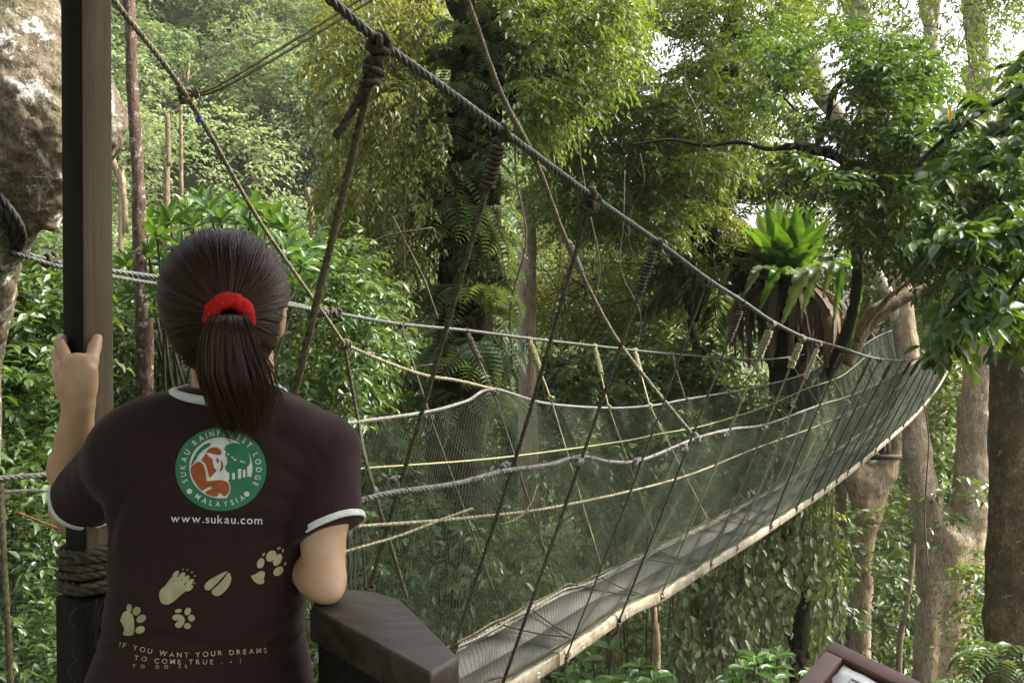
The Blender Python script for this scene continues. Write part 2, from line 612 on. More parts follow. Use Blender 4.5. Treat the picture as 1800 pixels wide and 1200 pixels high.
M = {}
def mats():
    # foliage: (dark, mid, light)
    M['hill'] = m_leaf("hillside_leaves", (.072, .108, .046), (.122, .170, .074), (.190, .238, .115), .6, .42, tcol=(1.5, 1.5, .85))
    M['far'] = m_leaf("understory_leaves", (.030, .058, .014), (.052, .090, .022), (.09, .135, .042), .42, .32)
    M['mid'] = m_leaf("tree_leaves", (.030, .062, .012), (.064, .110, .020), (.120, .158, .036), .50, .40, odd=(.22, .13, .02))
    M['olive'] = m_leaf("olive_leaves", (.050, .070, .016), (.090, .116, .026), (.16, .168, .045), .42, .42, odd=(.25, .13, .02))
    M['right'] = m_leaf("glossy_tree_leaves", (.018, .048, .009), (.038, .082, .014), (.078, .128, .026), .44, .36, odd=(.12, .12, .02))
    M['shrub'] = m_leaf("shrub_leaves", (.022, .052, .013), (.044, .086, .020), (.085, .130, .036), .38, .30)
    M['rhodo'] = m_leaf("whorled_leaves", (.022, .060, .014), (.040, .095, .020), (.070, .135, .03), .35, .30)
    M['vine'] = m_leaf("vine_leaves", (.040, .066, .022), (.085, .115, .046), (.17, .20, .10), .24, .22)
    M['palm'] = m_leaf("palm_leaflets", (.018, .042, .010), (.032, .066, .014), (.06, .10, .02), .38, .30)
    M['fern'] = m_leaf("fern_leaves", (.040, .078, .032), (.070, .118, .050), (.12, .165, .08), .5, .30)
    M['nest'] = m_leaf("nest_fern_fronds", (.022, .070, .010), (.042, .105, .014), (.12, .20, .025), .34, .38)
    M['dead'] = m_leaf("dead_fern_fronds", (.016, .009, .005), (.050, .029, .015), (.13, .085, .050), .85, .06)
    # bark
    M['bark_big'] = m_bark("lichened_bark", (.085, .062, .040), (.185, .148, .098), (.30, .255, .18), (.47, .46, .42), 17.0, .75, 1.0, 11.0, .55, moss=(.12, .115, .065), bdist=.03)
    M['bark_dark'] = m_bark("dark_mossy_bark", (.008, .0055, .0035), (.026, .016, .009), (.060, .034, .017), None, 10, .35, 1.0, 3.0, moss=(.026, .034, .011), bdist=.05, spec=.04)
    M['bark_red'] = m_bark("red_brown_bark", (.036, .022, .015), (.105, .066, .046), (.19, .135, .10), (.30, .26, .22), 30, .4, 1.0, 26.0, .56)
    M['bark_pale'] = m_bark("pale_bark", (.17, .13, .09), (.27, .215, .15), (.36, .30, .22), (.42, .38, .31), 5, .2, .35, 2.5, .62)
    M['bark_tan'] = m_bark("tan_bark", (.15, .105, .064), (.30, .23, .15), (.42, .345, .24), (.33, .30, .22), 4, .16, .5, 6.0, .63, moss=(.15, .11, .06))
    M['bark_fork'] = m_bark("speckled_bark", (.19, .135, .085), (.43, .34, .235), (.56, .475, .35), (.58, .53, .43), 8, .25, 1.0, 9.0, .59, moss=(.24, .175, .105), bdist=.05)
    M['bark_moss'] = m_bark("mossy_trunk_bark", (.065, .045, .025), (.20, .145, .082), (.34, .26, .155), (.42, .37, .27), 9, .5, 1.0, 9.0, .60, moss=(.10, .095, .038), bdist=.05)
    M['twig'] = m_bark("dark_twig_bark", (.010, .008, .005), (.022, .017, .010), (.04, .032, .018), None, 20, .4, .5)
    M['liana'] = m_bark("liana_bark", (.05, .036, .02), (.10, .075, .045), (.15, .12, .075), None, 20, .4, .4)
    # timber and rope
    t = NT("weathered_post_timber")
    v = t.coords((1, 1, .06))
    g = t.noise(v, 55, 8, .65, 1.2)
    g2 = t.noise(t.coords((1, 1, .22)), 9, 5, .6, .8)
    col = t.ramp(g, [(.30, (.046, .033, .019)), (.52, (.100, .074, .043)), (.72, (.140, .108, .066))])
    col = t.mix(t.ramp(g2, [(.4, (0, 0, 0)), (.68, (1, 1, 1))]), col, (.085, .066, .030))
    ck = t.noise(t.coords((1, 1, .035)), 120, 4, .55, .6)
    col = t.mix(t.ramp(ck, [(.665, (0, 0, 0)), (.70, (1, 1, 1))]), col, (.012, .009, .006))
    M['post'] = t.done(t.bsdf(col, .72, .3, t.bump(g, .35, .004)))
    t = NT("dark_rail_timber")
    v = t.coords((.35, .9, 1))
    g = t.noise(v, 30, 8, .68, 1.5)
    col = t.ramp(g, [(.3, (.011, .008, .0055)), (.52, (.034, .024, .0165)), (.72, (.075, .054, .038))])
    spk = t.noise(t.coords(), 90, 3, .6)
    col = t.mix(t.ramp(spk, [(.70, (0, 0, 0)), (.76, (1, 1, 1))]), col, (.012, .010, .008))
    M['rail'] = t.done(t.bsdf(col, t.ramp(g, [(.3, (.35,) * 3), (.7, (.62,) * 3)]), .40, t.bump(g, .5, .004)))
    M['platform'] = m_plain("platform_timber", (.03, .023, .017), (.07, .055, .04), 14, .8, .3, .3, (.2, 1, 1))
    M['rope_dark'] = m_plain("old_dark_rope", (.030, .026, .017), (.090, .080, .055), 70, .9, .1, .5)
    M['rope_moss'] = m_plain("mossy_rope", (.040, .036, .018), (.115, .105, .058), 60, .9, .1, .5)
    M['rope_steel'] = m_plain("grey_cable", (.028, .030, .026), (.075, .078, .068), 90, .6, .4, .4)
    M['rope_grey'] = m_plain("grey_net_rope", (.085, .083, .075), (.21, .205, .19), 60, .9, .1, .5)
    M['rope_pale'] = m_plain("pale_rope", (.16, .14, .085), (.40, .36, .24), 80, .85, .1, .4)
    M['rope_yellow'] = m_plain("yellow_rope", (.10, .096, .046), (.23, .22, .115), 90, .8, .15, .4)
    M['net'] = m_plain("net_cord", (.038, .047, .030), (.082, .100, .065), 3, .8, .2)
    M['tape'] = m_plain("blue_tape", (.010, .025, .09), (.018, .045, .15), 30, .5, .4)
    t = NT("bridge_boards")
    v = t.coords()
    g = t.noise(v, 60, 6, .7)
    g2 = t.noise(v, 3.0, 5, .6)
    col = t.ramp(g, [(.3, (.046, .043, .038)), (.7, (.088, .083, .074))])
    col = t.mix(t.ramp(g2, [(.4, (0, 0, 0)), (.65, (1, 1, 1))]), col, t.mix(.6, col, (.100, .096, .087)))
    M['boards'] = t.done(t.bsdf(col, .8, .25, t.bump(g, .25, .003)))
    t = NT("weathered_ladder_metal")
    v = t.coords()
    g = t.noise(v, 7, 6, .7, .5)
    g2 = t.noise(v, 32, 6, .75, .3)
    col = t.ramp(g, [(.38, (.12, .10, .065)), (.60, (.25, .228, .17))])
    col = t.mix(t.ramp(g2, [(.50, (0, 0, 0)), (.62, (1, 1, 1))]), col, (.085, .060, .032))
    M['ladder'] = t.done(t.bsdf(col, .5, .4))
    M['hole'] = m_plain("dark_bolt_hole", (.02, .018, .015), (.035, .03, .025), 30)
    M['ring'] = m_plain("bolt_ring", (.30, .28, .24), (.42, .40, .36), 30, .5, .5)
    # sign
    M['sign_frame'] = m_plain("brown_sign_paint", (.060, .026, .021), (.095, .044, .036), 18, .55, .35, .12)
    M['sign_paper'] = m_plain("white_sign_sheet", (.60, .62, .62), (.78, .80, .80), 30, .4, .4)
    M['sign_ink'] = m_plain("grey_sign_line", (.16, .17, .22), (.28, .29, .34), 40, .6, .3)
    # person
    t = NT("skin")
    v = t.coords()
    g = t.noise(v, 40, 5, .6)
    g2 = t.noise(v, 7, 3, .6)
    col = t.ramp(g, [(.3, (.41, .262, .150)), (.7, (.485, .325, .198))])
    col = t.mix(t.ramp(g2, [(.42, (0, 0, 0)), (.7, (.6,) * 3)]), col, (.42, .240, .138))
    M['skin'] = t.done(t.bsdf(col, .55, .4, t.bump(t.noise(v, 260, 3, .6), .12, .001), Subsurface_Weight=.12, Subsurface_Radius=(.012, .005, .003), Subsurface_Scale=.5))
    M['nail'] = m_plain("finger_nail", (.55, .33, .24), (.60, .38, .28), 60, .3, .5)
    t = NT("brown_cotton")
    v = t.coords()
    g = t.noise(v, 420, 2, .5)
    g2 = t.noise(v, 14, 4, .6)
    col = t.ramp(g, [(.3, (.0185, .0102, .0084)), (.7, (.0310, .0178, .0148))])
    b = t.bsdf(col, .88, .15, t.bump(g, .25, .0012), Sheen_Weight=.16, Sheen_Roughness=.4)
    b.inputs["Sheen Tint"].default_value = (.5, .38, .36, 1)
    M['shirt'] = t.done(b)
    M['trim'] = m_plain("pale_trim", (.50, .54, .50), (.62, .66, .61), 120, .85, .15, .2)
    M['trousers'] = m_plain("dark_trousers", (.012, .010, .011), (.02, .017, .018), 60, .9, .15, .2)
    M['shoe'] = m_plain("dark_shoe", (.02, .02, .02), (.04, .04, .04), 40, .6, .3)
    M['eye'] = m_plain("eye", (.03, .015, .01), (.04, .02, .012), 10, .15, .5)
    t = NT("dark_brown_hair")
    a = t.n("ShaderNodeAttribute", attribute_name="rnd")
    col = t.ramp(a.outputs["Fac"], [(0, (.012, .0068, .0050)), (.55, (.034, .0175, .0120)), (.9, (.085, .043, .028)), (1, (.16, .085, .052))])
    b = t.bsdf(col, .45, .30, None, Anisotropic=.5)
    b.inputs['Specular Tint'].default_value = (1, .78, .66, 1)
    M['hair'] = t.done(b)
    M['scrunchie'] = m_plain("red_terry", (.42, .012, .012), (.62, .030, .026), 160, .95, .1, .9, bdist=.004)
    M['p_green'] = m_plain("green_print", (.030, .150, .080), (.042, .185, .100), 60, .7, .2)
    M['p_white'] = m_plain("white_print", (.55, .56, .54), (.68, .69, .66), 60, .7, .2)
    M['p_orange'] = m_plain("orange_print", (.26, .070, .022), (.34, .095, .030), 60, .7, .2)
    M['p_cream'] = m_plain("cream_print", (.30, .28, .150), (.40, .38, .22), 45, .8, .2)
    M['p_worn'] = m_plain("worn_cream_print", (.08, .07, .04), (.46, .42, .24), 260, .8, .2, lo=.36, hi=.46)
    # ground
    t = NT("forest_floor")
    v = t.coords()
    g = t.noise(v, .8, 8, .7)
    g2 = t.noise(v, 9, 6, .7)
    col = t.ramp(g2, [(.35, (.020, .015, .009)), (.55, (.045, .034, .018)), (.7, (.075, .056, .030))])
    col = t.mix(t.ramp(g, [(.45, (0, 0, 0)), (.6, (1, 1, 1))]), col, (.022, .040, .012))
    M['ground'] = t.done(t.bsdf(col, .95, .1, t.bump(g2, .6, .05)))
mats()
# ------------------------------------------------------------------ the person leaning on the rail
RAIL_Z = 1.035
UPV = np.array([0, 0, 1.0])
rngP = np.random.default_rng(5)

def build_person():
    root = thing("person", "person seen from behind with dark ponytail and red hair tie, in a brown t-shirt", "person", (-0.47, 1.53, 0.0))
    q = P
    # ---------- body: one continuous surface
    s = SDF([-.82, 1.20, -.01], [-.16, 1.98, 1.68], .0034)
    hc = q(398, 520, 1.515)                               # head
    s.ell(hc + [0, 0, .006], (.079, .092, .088), 0)
    s.ell(hc + [.002, .035, -.050], (.060, .062, .075), .03)      # jaw and face
    s.ell(hc + [.002, .070, -.105], (.026, .022, .020), .02)      # chin
    s.cone(hc + [0, .092, -.012], hc + [0, .112, -.048], .008, .0125, .012)   # nose
    s.ell(hc + [0, .090, -.078], (.022, .010, .0055), .006)      # lips
    s.ell(hc + [0, .089, -.088], (.019, .010, .0055), .006)
    s.cone(hc + [-.045, .083, .020], hc + [.045, .083, .020], .010, .010, .02)  # brow
    for sx in (-1, 1):                                     # ears
        e = hc + [sx * .083, .000, -.030]
        s.ell(e, (.010, .020, .031), .008)
        s.ell(e + [sx * -.002, .004, -.026], (.007, .010, .011), .006)
    nb = q(412, 706, 1.505)
    s.chain([hc + [.004, .000, -.06], q(410, 640, 1.507), nb, nb + [0, .01, -.05]], [.056, .055, .060, .080], .025)
    zz = [q(400, y, 1.515)[2] for y in (1400, 1330, 1200, 1050, 930, 850, 780, 725)]
    s.loft(zz, [-.475, -.475, -.478, -.476, -.468, -.455, -.452, -.440], [1.53] * 8, [.165, .165, .155, .138, .138, .145, .150, .10], [.100, .108, .10, .088, .092, .096, .085, .06], .03)
    # legs to the floor
    for sx in (-1, 1):
        hx = -.475 + sx * .085
        s.chain([[hx, 1.53, .80], [hx + sx * .012, 1.54, .46], [hx + sx * .018, 1.51, .10]], [.088, .056, .036], .03)
        s.ell([hx + sx * .025, 1.56, .035], (.038, .11, .035), .02)
    # left arm: shoulder, elbow, wrist
    shL, elL, wrL = q(212, 786, 1.53), q(131, 890, 1.70), q(139, 706, 1.595)
    s.chain([shL + [.012, 0, -.008], elL], [.046, .040], .03)
    mid = elL * .62 + wrL * .38 + [-.006, -.006, 0]
    s.chain([elL, mid, wrL], [.038, .0365, .0235], .012)
    s.ell(elL + [-.002, .004, -.010], (.036, .036, .030), .012)
    # left hand: palm straddles the post corner
    pc = q(138, 655, 1.592)
    s.chain([wrL, q(138, 672, 1.592), q(134, 642, 1.592)], [.0225, .0255, .021], .012)
    s.cone(q(118, 690, 1.600), q(112, 650, 1.612), .017, .015, .014)
    s.cone(q(150, 682, 1.588), q(158, 652, 1.588), .0165, .0125, .012)     # thumb base
    s.cone(q(126, 640, 1.595), q(150, 634, 1.592), .011, .010, .010)       # web
    fing = [
        ([q(123, 645, 1.596), q(105, 603, 1.615), q(112, 597, 1.655), q(132, 600, 1.682)], [.0110, .0098, .0092, .0080]),
        ([q(112, 655, 1.606), q(100, 622, 1.640), q(112, 622, 1.678), q(138, 627, 1.697)], [.0112, .0098, .0092, .0080]),
        ([q(107, 672, 1.612), q(99, 652, 1.650), q(112, 650, 1.684), q(138, 655, 1.700)], [.0108, .0095, .0088, .0076]),
        ([q(107, 690, 1.615), q(103, 684, 1.650), q(116, 682, 1.680), q(136, 686, 1.694)], [.0098, .0085, .0078, .0068]),
    ]
    for c, r in fing:
        s.chain(c, r, .0045)
    s.chain([q(156, 660, 1.590), q(161, 634, 1.600), q(166, 611, 1.622), q(171.0, 595, 1.634)], [.0125, .0112, .0108, .0090], .004)
    for kx, ky, kd in ((123, 645, 1.596), (112, 655, 1.606), (107, 672, 1.612)):        # tendons and knuckles on the back of the hand
        s.cone(wrL + [(kx - 120) * .0002, -.019, .012], q(kx + 3, ky + 4, kd - .009), .0045, .0062, .010)
        s.ell(q(kx + 1, ky, kd - .006), (.0085, .0075, .0085), .008)   # thumb
    # right arm: elbow leaning on the rail, forearm along it
    shR, elR, wrR = q(566, 795, 1.53), q(569, 1030, 1.455), np.array([-.44, 1.69, RAIL_Z + .034])
    elR[2] = RAIL_Z + .034
    s.chain([shR, shR * .5 + elR * .5, elR], [.048, .0375, .0315], .02)
    s.ell(elR + [.006, -.010, -.010], (.026, .027, .024), .012)
    s.ell(elR + [-.018, .018, -.006], (.026, .027, .025), .016)
    s.ell(elR + [.012, -.022, -.016], (.015, .014, .013), .012)
    s.cut(elR + [0, .1, -.0325], [0, 0, -1], .30)
    s.chain([elR, elR * .55 + wrR * .45, wrR], [.031, .032, .022], .012)
    hd = nrm(wrR - elR)
    pr = wrR + hd * .05 + [0, 0, -.008]
    s.chain([wrR, pr], [.022, .024], .012)
    sd = np.array([hd[1], -hd[0], 0])
    for i, ln in enumerate((.062, .070, .066, .052)):
        b = pr + sd * (.024 - .016 * i) + hd * .012
        s.chain([b, b + hd * ln * .45 + [0, 0, .004], b + hd * ln * .78 + [0, 0, -.006], b + hd * ln + [0, 0, -.014]], [.0098, .0088, .008, .007], .004)
    b = pr + sd * .024 - hd * .02
    s.chain([b, b + sd * .018 + hd * .025, b + sd * .020 + hd * .05 + [0, 0, -.008]], [.012, .0098, .0082], .005)
    # crease lines at the knuckles of the thumb
    bv, bf = s.mesh(2)
    body = part("body", (bv, bf), M['skin'], root)
    mb = MB()
    for sx in (-1, 1):
        sp = SDF(hc + [sx * .032 - .015, .065, -.015], hc + [sx * .032 + .015, .105, .015], .002)
        sp.ell(hc + [sx * .032, .084, -.001], (.0115, .0105, .0100), 0)
        v, f = sp.mesh(1)
        part("eye", (v, f), M['eye'], root)
    # thumb nail
    nc = q(171.3, 598, 1.6235)
    ax = nrm(q(171, 595, 1.634) - q(166, 611, 1.622))
    fr = nrm(CAM - nc)
    sd2 = nrm(np.cross(ax, fr))
    mbn = MB()
    g = np.linspace(-1, 1, 7)
    Vn = np.array([nc + ax * .0075 * b * (1 - .15 * a * a) + sd2 * .0062 * a * (1 - .25 * max(b, 0) ** 2) - fr * (.0026 * a * a + .0012 * b * b) for a in g for b in g])
    ii = np.arange(6)[:, None] * 7 + np.arange(6)[None]
    Fq = np.stack([ii, ii + 1, ii + 8, ii + 7], -1).reshape(-1, 4)
    mbn.add(Vn, Fq)

    # ---------- t-shirt
    t = SDF([-.86, 1.24, .70], [-.12, 1.84, 1.46], .0036)
    rows = [(1420, 142, 556), (1330, 142, 556), (1200, 152, 550), (1130, 176, 540), (1050, 192, 538), (930, 196, 552), (850, 190, 572), (790, 188, 580), (752, 192, 578), (728, 202, 562), (708, 228, 540), (690, 275, 505), (677, 330, 480)]
    by = [.122, .122, .116, .105, .100, .103, .107, .105, .096, .088, .080, .075, .070]
    cy = [1.525, 1.525, 1.525, 1.525, 1.525, 1.525, 1.523, 1.520, 1.514, 1.510, 1.507, 1.504, 1.504]
    A = [(q(l, y, c), q(r, y, c)) for (y, l, r), c in zip(rows, cy)]
    t.loft([a[0][2] for a in A], [(a[0][0] + a[1][0]) / 2 for a in A], cy, [(a[1][0] - a[0][0]) / 2 for a in A], by, 0, 2.25)
    hemL = shL + (elL - shL) * .80
    nL = nrm(elL - shL)
    t.cone(shL + [.050, 0, -.006], shL + [.012, 0, -.010], .056, .058, .05)
    t.cone(shL + [.012, 0, -.010], hemL + nL * .05, .058, .060, .030, clip=(hemL, nL))
    hemR = q(587, 932, 1.49)
    dR = nrm(elR - shR)
    hemn = nrm(dR + np.array([.34, 0, .0]))
    t.cone(shR + [-.055, 0, .004], shR + [-.004, 0, -.006], .056, .058, .04)
    t.cone(shR + [-.004, 0, -.006], hemR + dR * .06, .058, .056, .022, clip=(hemR, hemn))
    t.cut([0, 0, .782], [0, 0, -1], 3)
    X, Y, Z = t.grid()
    # soft creases: armpits, waist, lower back
    FOLD = np.zeros_like(t.D)
    def fold(px, py, Y0, ang, ln, wd, amp):
        c = q(px, py, Y0)
        ca, sa = math.cos(ang), math.sin(ang)
        a = (X - c[0]) * ca + (Z - c[2]) * sa
        b = -(X - c[0]) * sa + (Z - c[2]) * ca
        b = b + .25 * a * a / max(ln, .01)
        FOLD[:] = np.maximum(FOLD, (amp * 1.05 * np.exp(-(a / ln) ** 2 - (b / wd) ** 2) * np.where(Y < 1.56, 1, 0)).astype(np.float32))
    fl = [(560, 880, 1.45, -1.0, .07, .010, .006), (545, 905, 1.45, -.75, .06, .009, .006), (575, 850, 1.45, -1.35, .06, .008, .005),
          (205, 900, 1.45, 1.0, .06, .010, .006), (225, 870, 1.45, .7, .07, .010, .005), (500, 1080, 1.43, .55, .09, .009, .0045),
          (455, 1120, 1.43, .35, .10, .010, .0055), (500, 1130, 1.43, .5, .08, .008, .005), (300, 1125, 1.42, -.10, .15, .009, .006),
          (280, 1150, 1.42, -.12, .12, .008, .005), (480, 1160, 1.42, .2, .10, .009, .005), (230, 1080, 1.43, -.6, .07, .010, .004),
          (520, 1020, 1.43, .9, .08, .010, .004), (420, 960, 1.41, .4, .10, .012, .0025), (250, 800, 1.42, .6, .08, .012, .003),
          (510, 790, 1.42, -.8, .08, .012, .003), (590, 860, 1.46, -1.2, .05, .007, .004), (535, 960, 1.43, 1.2, .06, .008, .004),
          (330, 1175, 1.42, .05, .16, .008, -.004), (420, 1140, 1.42, .1, .14, .007, -.003)]
    for f in fl:
        fold(*f)
    t.D += FOLD
    # cloth never sinks below the skin
    aM = shR * .5 + elR * .5
    t.cone(shR + [-.02, 0, 0], shR, .058, .060, .006)
    t.cone(shR, aM, .060, .0560, .006, clip=(hemR, hemn))
    t.cone(aM, elR, .0560, .050, .006, clip=(hemR, hemn))
    t.cone(shL + [.012, 0, -.008], elL, .0535, .0480, .006, clip=(hemL, nL))
    tv, tf = t.mesh(2)
    tv = roughen(tv, tf, .0022, 13, 5, 3)[0]
    wv = np.stack([tv[:, 0] * 9 + tv[:, 2] * 5, tv[:, 1] * 4, tv[:, 2] * 17 - tv[:, 0] * 9], 1)
    tv = tv + np.array([0, -1.0, 0]) * (np.clip(vnoise(wv, 1.3, 9), -.2, 1) * .0055 * np.clip((1.16 - tv[:, 2]) * 4, .25, 1))[:, None] * (tv[:, 1] < 1.52)[:, None]
    shirt = part("t_shirt", (tv, tf), M['shirt'], root)
    bvh = BVHTree.FromPolygons([tuple(v) for v in tv], [tuple(f) for f in tf[4]])

    def ring(name, c, nml, Rguess, r, mat, tilt=None):
        """a trim band that hugs the shirt's edge: rays from the axis find the cloth"""
        c, nml = mul(c, nrm(np.asarray(nml, float)))
        u = nrm(np.cross(nml, [0.2, 1, 0.1]))
        v = np.cross(nml, u)
        pts = []
        for a in np.linspace(0, 2 * np.pi, 49)[:-1]:
            d = u * math.cos(a) + v * math.sin(a)
            h = bvh.ray_cast(Vector(c), Vector(d), Rguess * 2.0)
            pts.append(np.array(h[0]) if h[0] is not None else c + d * Rguess)
        pts = np.array(pts)
        rad = np.linalg.norm(pts - c, axis=1)
        med = np.median(rad)
        rad = np.clip(rad, med * .85, med * 1.10)
        rad = (rad + np.roll(rad, 1) + np.roll(rad, -1)) / 3
        pts = c + nrm(pts - c) * (rad[:, None] + .0004) + nml * (vnoise(pts, 40, 2) * .0012)[:, None]
        mb = MB()
        for sft in (-1.0, 0.0, 1.0):
            pq = np.vstack([pts, pts[:2]]) + nml * r * 1.25 * sft
            V, Fs = tube_vf(pq, r, 8, False)
            mb.add(V, *Fs)
        part(name, mb, mat, shirt)
    ring("sleeve_trim", hemL - nL * .006, nL, .06, .0024, M['trim'])
    ring("sleeve_trim", hemR - hemn * .006, hemn, .06, .0024, M['trim'])
    # collar band: where the cloth meets a loop round the neck, higher at the sides
    mb = MB()
    loop = []
    zb, zs = q(400, 704, 1.44)[2], q(300, 679, 1.50)[2]
    for a in np.linspace(0, 2 * np.pi, 65)[:-1]:
        d = np.array([math.cos(a), math.sin(a), 0])
        z = zb + (zs - zb) * abs(math.cos(a)) ** 1.5 - (.035 * math.sin(a) ** 2 if math.sin(a) > 0 else 0)
        o = np.array([nb[0] - .006, nb[1] + .002, z])
        h = bvh.ray_cast(Vector(o), Vector(d), .3)
        loop.append(np.linalg.norm(np.array(h[0]) - o) if h[0] is not None else .075)
    loop = np.array(loop)
    med = np.median(loop)
    loop = np.clip(loop, .055, .115)
    for _ in range(4):
        loop = (np.roll(loop, 1) + loop * 2 + np.roll(loop, -1)) / 4
    rowsC = []
    for i, a in enumerate(np.linspace(0, 2 * np.pi, 65)[:-1]):
        d = np.array([math.cos(a), math.sin(a), 0])
        z = zb + (zs - zb) * abs(math.cos(a)) ** 1.5 - (.035 * math.sin(a) ** 2 if math.sin(a) > 0 else 0)
        o = np.array([nb[0] - .006, nb[1] + .002, z])
        pt = o + d * loop[i]
        h = bvh.find_nearest(Vector(pt))
        nn = np.array(h[1])
        nn = nn * (1 if np.dot(nn, d + UPV) > 0 else -1)
        tn = nrm(np.cross(nn, np.cross(d, UPV)))
        tn = tn * (1 if tn[2] < 0 else -1)
        base_ = np.array(h[0])
        rowsC.append([base_ - tn * .0065 + nn * .0006, base_ - tn * .0058 + nn * .0030, base_ + nn * .0036, base_ + tn * .0058 + nn * .0030, base_ + tn * .0065 + nn * .0006])
    rowsC = np.array(rowsC)
    n = len(rowsC)
    ii = np.arange(n)
    jj = (ii + 1) % n
    mb.add(rowsC.reshape(-1, 3), np.concatenate([np.stack([ii * 5 + k, jj * 5 + k, jj * 5 + k + 1, ii * 5 + k + 1], 1) for k in range(4)]))
    part("collar_trim", mb, M['trim'], shirt)

    # ---------- prints on the back of the shirt
    def onto(pts2, lift):
        out = np.zeros((len(pts2), 3))
        for i, (x, y) in enumerate(pts2):
            d = ray(x, y)
            d = d / np.linalg.norm(d)
            h = bvh.ray_cast(Vector(CAM), Vector(d), 4)
            if h[0] is None:
                out[i] = P(x, y, 1.42)
            else:
                out[i] = np.array(h[0]) - d * lift
        return out
    def smooth_poly(pts, n=6):
        p = np.asarray(pts, float)
        k = len(p)
        out = []
        for i in range(k):
            a, b, c, d = p[i - 1], p[i], p[(i + 1) % k], p[(i + 2) % k]
            for tt in np.linspace(0, 1, n, endpoint=False):
                out.append(0.5 * (2 * b + (c - a) * tt + (2 * a - 5 * b + 4 * c - d) * tt ** 2 + (3 * b - a - 3 * c + d) * tt ** 3))
        return np.array(out)
    def ellp(cx, cy, rx, ry, deg=0, n=28):
        a = np.linspace(0, 2 * np.pi, n, endpoint=False)
        c, s_ = math.cos(math.radians(deg)), math.sin(math.radians(deg))
        x, y = rx * np.cos(a), ry * np.sin(a)
        return np.stack([cx + x * c - y * s_, cy + x * s_ + y * c], 1)
    def fill(polys, cell=9.0):
        """outlines in pixels -> one fine triangle mesh (V2, F)"""
        bm = bmesh.new()
        for p in polys:
            vs = [bm.verts.new((x, y, 0)) for x, y in p]
            try:
                bm.faces.new(vs)
            except ValueError:
                pass
        bmesh.ops.triangulate(bm, faces=bm.faces[:])
        for _ in range(4):
            es = [e for e in bm.edges if e.calc_length() > cell]
            if not es:
                break
            bmesh.ops.subdivide_edges(bm, edges=es, cuts=1)
            bmesh.ops.triangulate(bm, faces=bm.faces[:])
        bm.verts.index_update()
        V = np.array([v.co[:2] for v in bm.verts])
        F = np.array([[v.index for v in f.verts] for f in bm.faces])
        bm.free()
        return V, F
    def printed(name, V2, F, lift, mat, parent=shirt):
        V = onto(V2, lift)
        nn = np.cross(V[F[:, 1]] - V[F[:, 0]], V[F[:, 2]] - V[F[:, 0]])
        flip = (nn * (CAM - V[F[:, 0]])).sum(1) < 0
        F = F.copy()
        F[flip] = F[flip][:, ::-1]
        return part(name, (V, {3: F}), mat, parent)
    cache = {}
    def glyph(ch):
        if ch not in cache:
            cu = bpy.data.curves.new("lettering", 'FONT')
            cu.body = ch
            cu.size = 1.0
            cu.offset = 0.008
            ob = bpy.data.objects.new("lettering", cu)
            COL.objects.link(ob)
            dg = bpy.context.evaluated_depsgraph_get()
            me = bpy.data.meshes.new_from_object(ob.evaluated_get(dg))
            me.calc_loop_triangles()
            V = np.array([v.co[:2] for v in me.vertices]).reshape(-1, 2)
            F = np.array([tuple(x.vertices) for x in me.loop_triangles]).reshape(-1, 3)
            bpy.data.objects.remove(ob)
            bpy.data.curves.remove(cu)
            bpy.data.meshes.remove(me)
            if len(V):
                x0, x1 = V[:, 0].min(), V[:, 0].max()
                V = V - [x0, 0]
                cache[ch] = (V, F, x1 - x0)
            else:
                cache[ch] = (V, F, .28)
        return cache[ch]
    def text_on(txt, path, size, gap=.10, wscale=1.0, fit=True, skip=()):
        """letters along a pixel path (baseline), stretched to fill it; returns V2, F"""
        p = np.asarray(path, float)
        L = np.concatenate([[0], np.cumsum(np.linalg.norm(np.diff(p, axis=0), axis=1))])
        ws = [glyph(c)[2] * size * wscale for c in txt]
        tot = sum(ws)
        g = (L[-1] - tot) / max(1, len(txt) - 1) if fit else gap * size
        x, Vs, Fs, n = 0.0, [], [], 0
        for i, (c, w) in enumerate(zip(txt, ws)):
            V, F, _ = glyph(c)
            if len(V) and i not in skip:
                sc = x + w / 2
                c0 = np.array([np.interp(sc, L, p[:, k]) for k in (0, 1)])
                c1 = np.array([np.interp(min(sc + 1.5, L[-1]), L, p[:, k]) for k in (0, 1)])
                c2 = np.array([np.interp(max(sc - 1.5, 0), L, p[:, k]) for k in (0, 1)])
                e = nrm(c1 - c2)
                up = np.array([e[1], -e[0]])
                Vs.append(c0 + ((V[:, :1] * size * wscale) - w / 2) * e + V[:, 1:] * size * up)
                Fs.append(F + n)
                n += len(V)
            x += w + g
        return np.concatenate(Vs), np.concatenate(Fs)
    def lg(pts):      # tracing coordinates of the round logo -> photograph pixels
        p = np.asarray(pts, float)
        return np.stack([280 + p[:, 0] / 5.4545, 720 + p[:, 1] / 5.4545], 1)
    # round logo: disc on a polar grid
    def disc(cx, cy, rx, ry, r0=0.0, nr=14, na=72):
        a = np.linspace(0, 2 * np.pi, na, endpoint=False)
        rr = np.linspace(r0, 1, nr)
        V = np.concatenate([np.stack([cx + rx * r * np.cos(a), cy + ry * r * np.sin(a)], 1) for r in np.maximum(rr, 1e-3)])
        i = np.arange(nr - 1)[:, None] * na
        j = np.arange(na)[None]
        k = (j + 1) % na
        Fq = np.stack([i + j, i + k, i + na + k, i + na + j], -1).reshape(-1, 4)
        return V, np.concatenate([Fq[:, [0, 1, 2]], Fq[:, [0, 2, 3]]])
    V, F = disc(590, 570, 437, 400)
    logo = printed("round_logo", lg(V), F, .0016, M['p_green'])
    V, F = disc(590, 555, 303, 292)
    printed("round_logo", lg(V), F, .0021, M['p_white'])
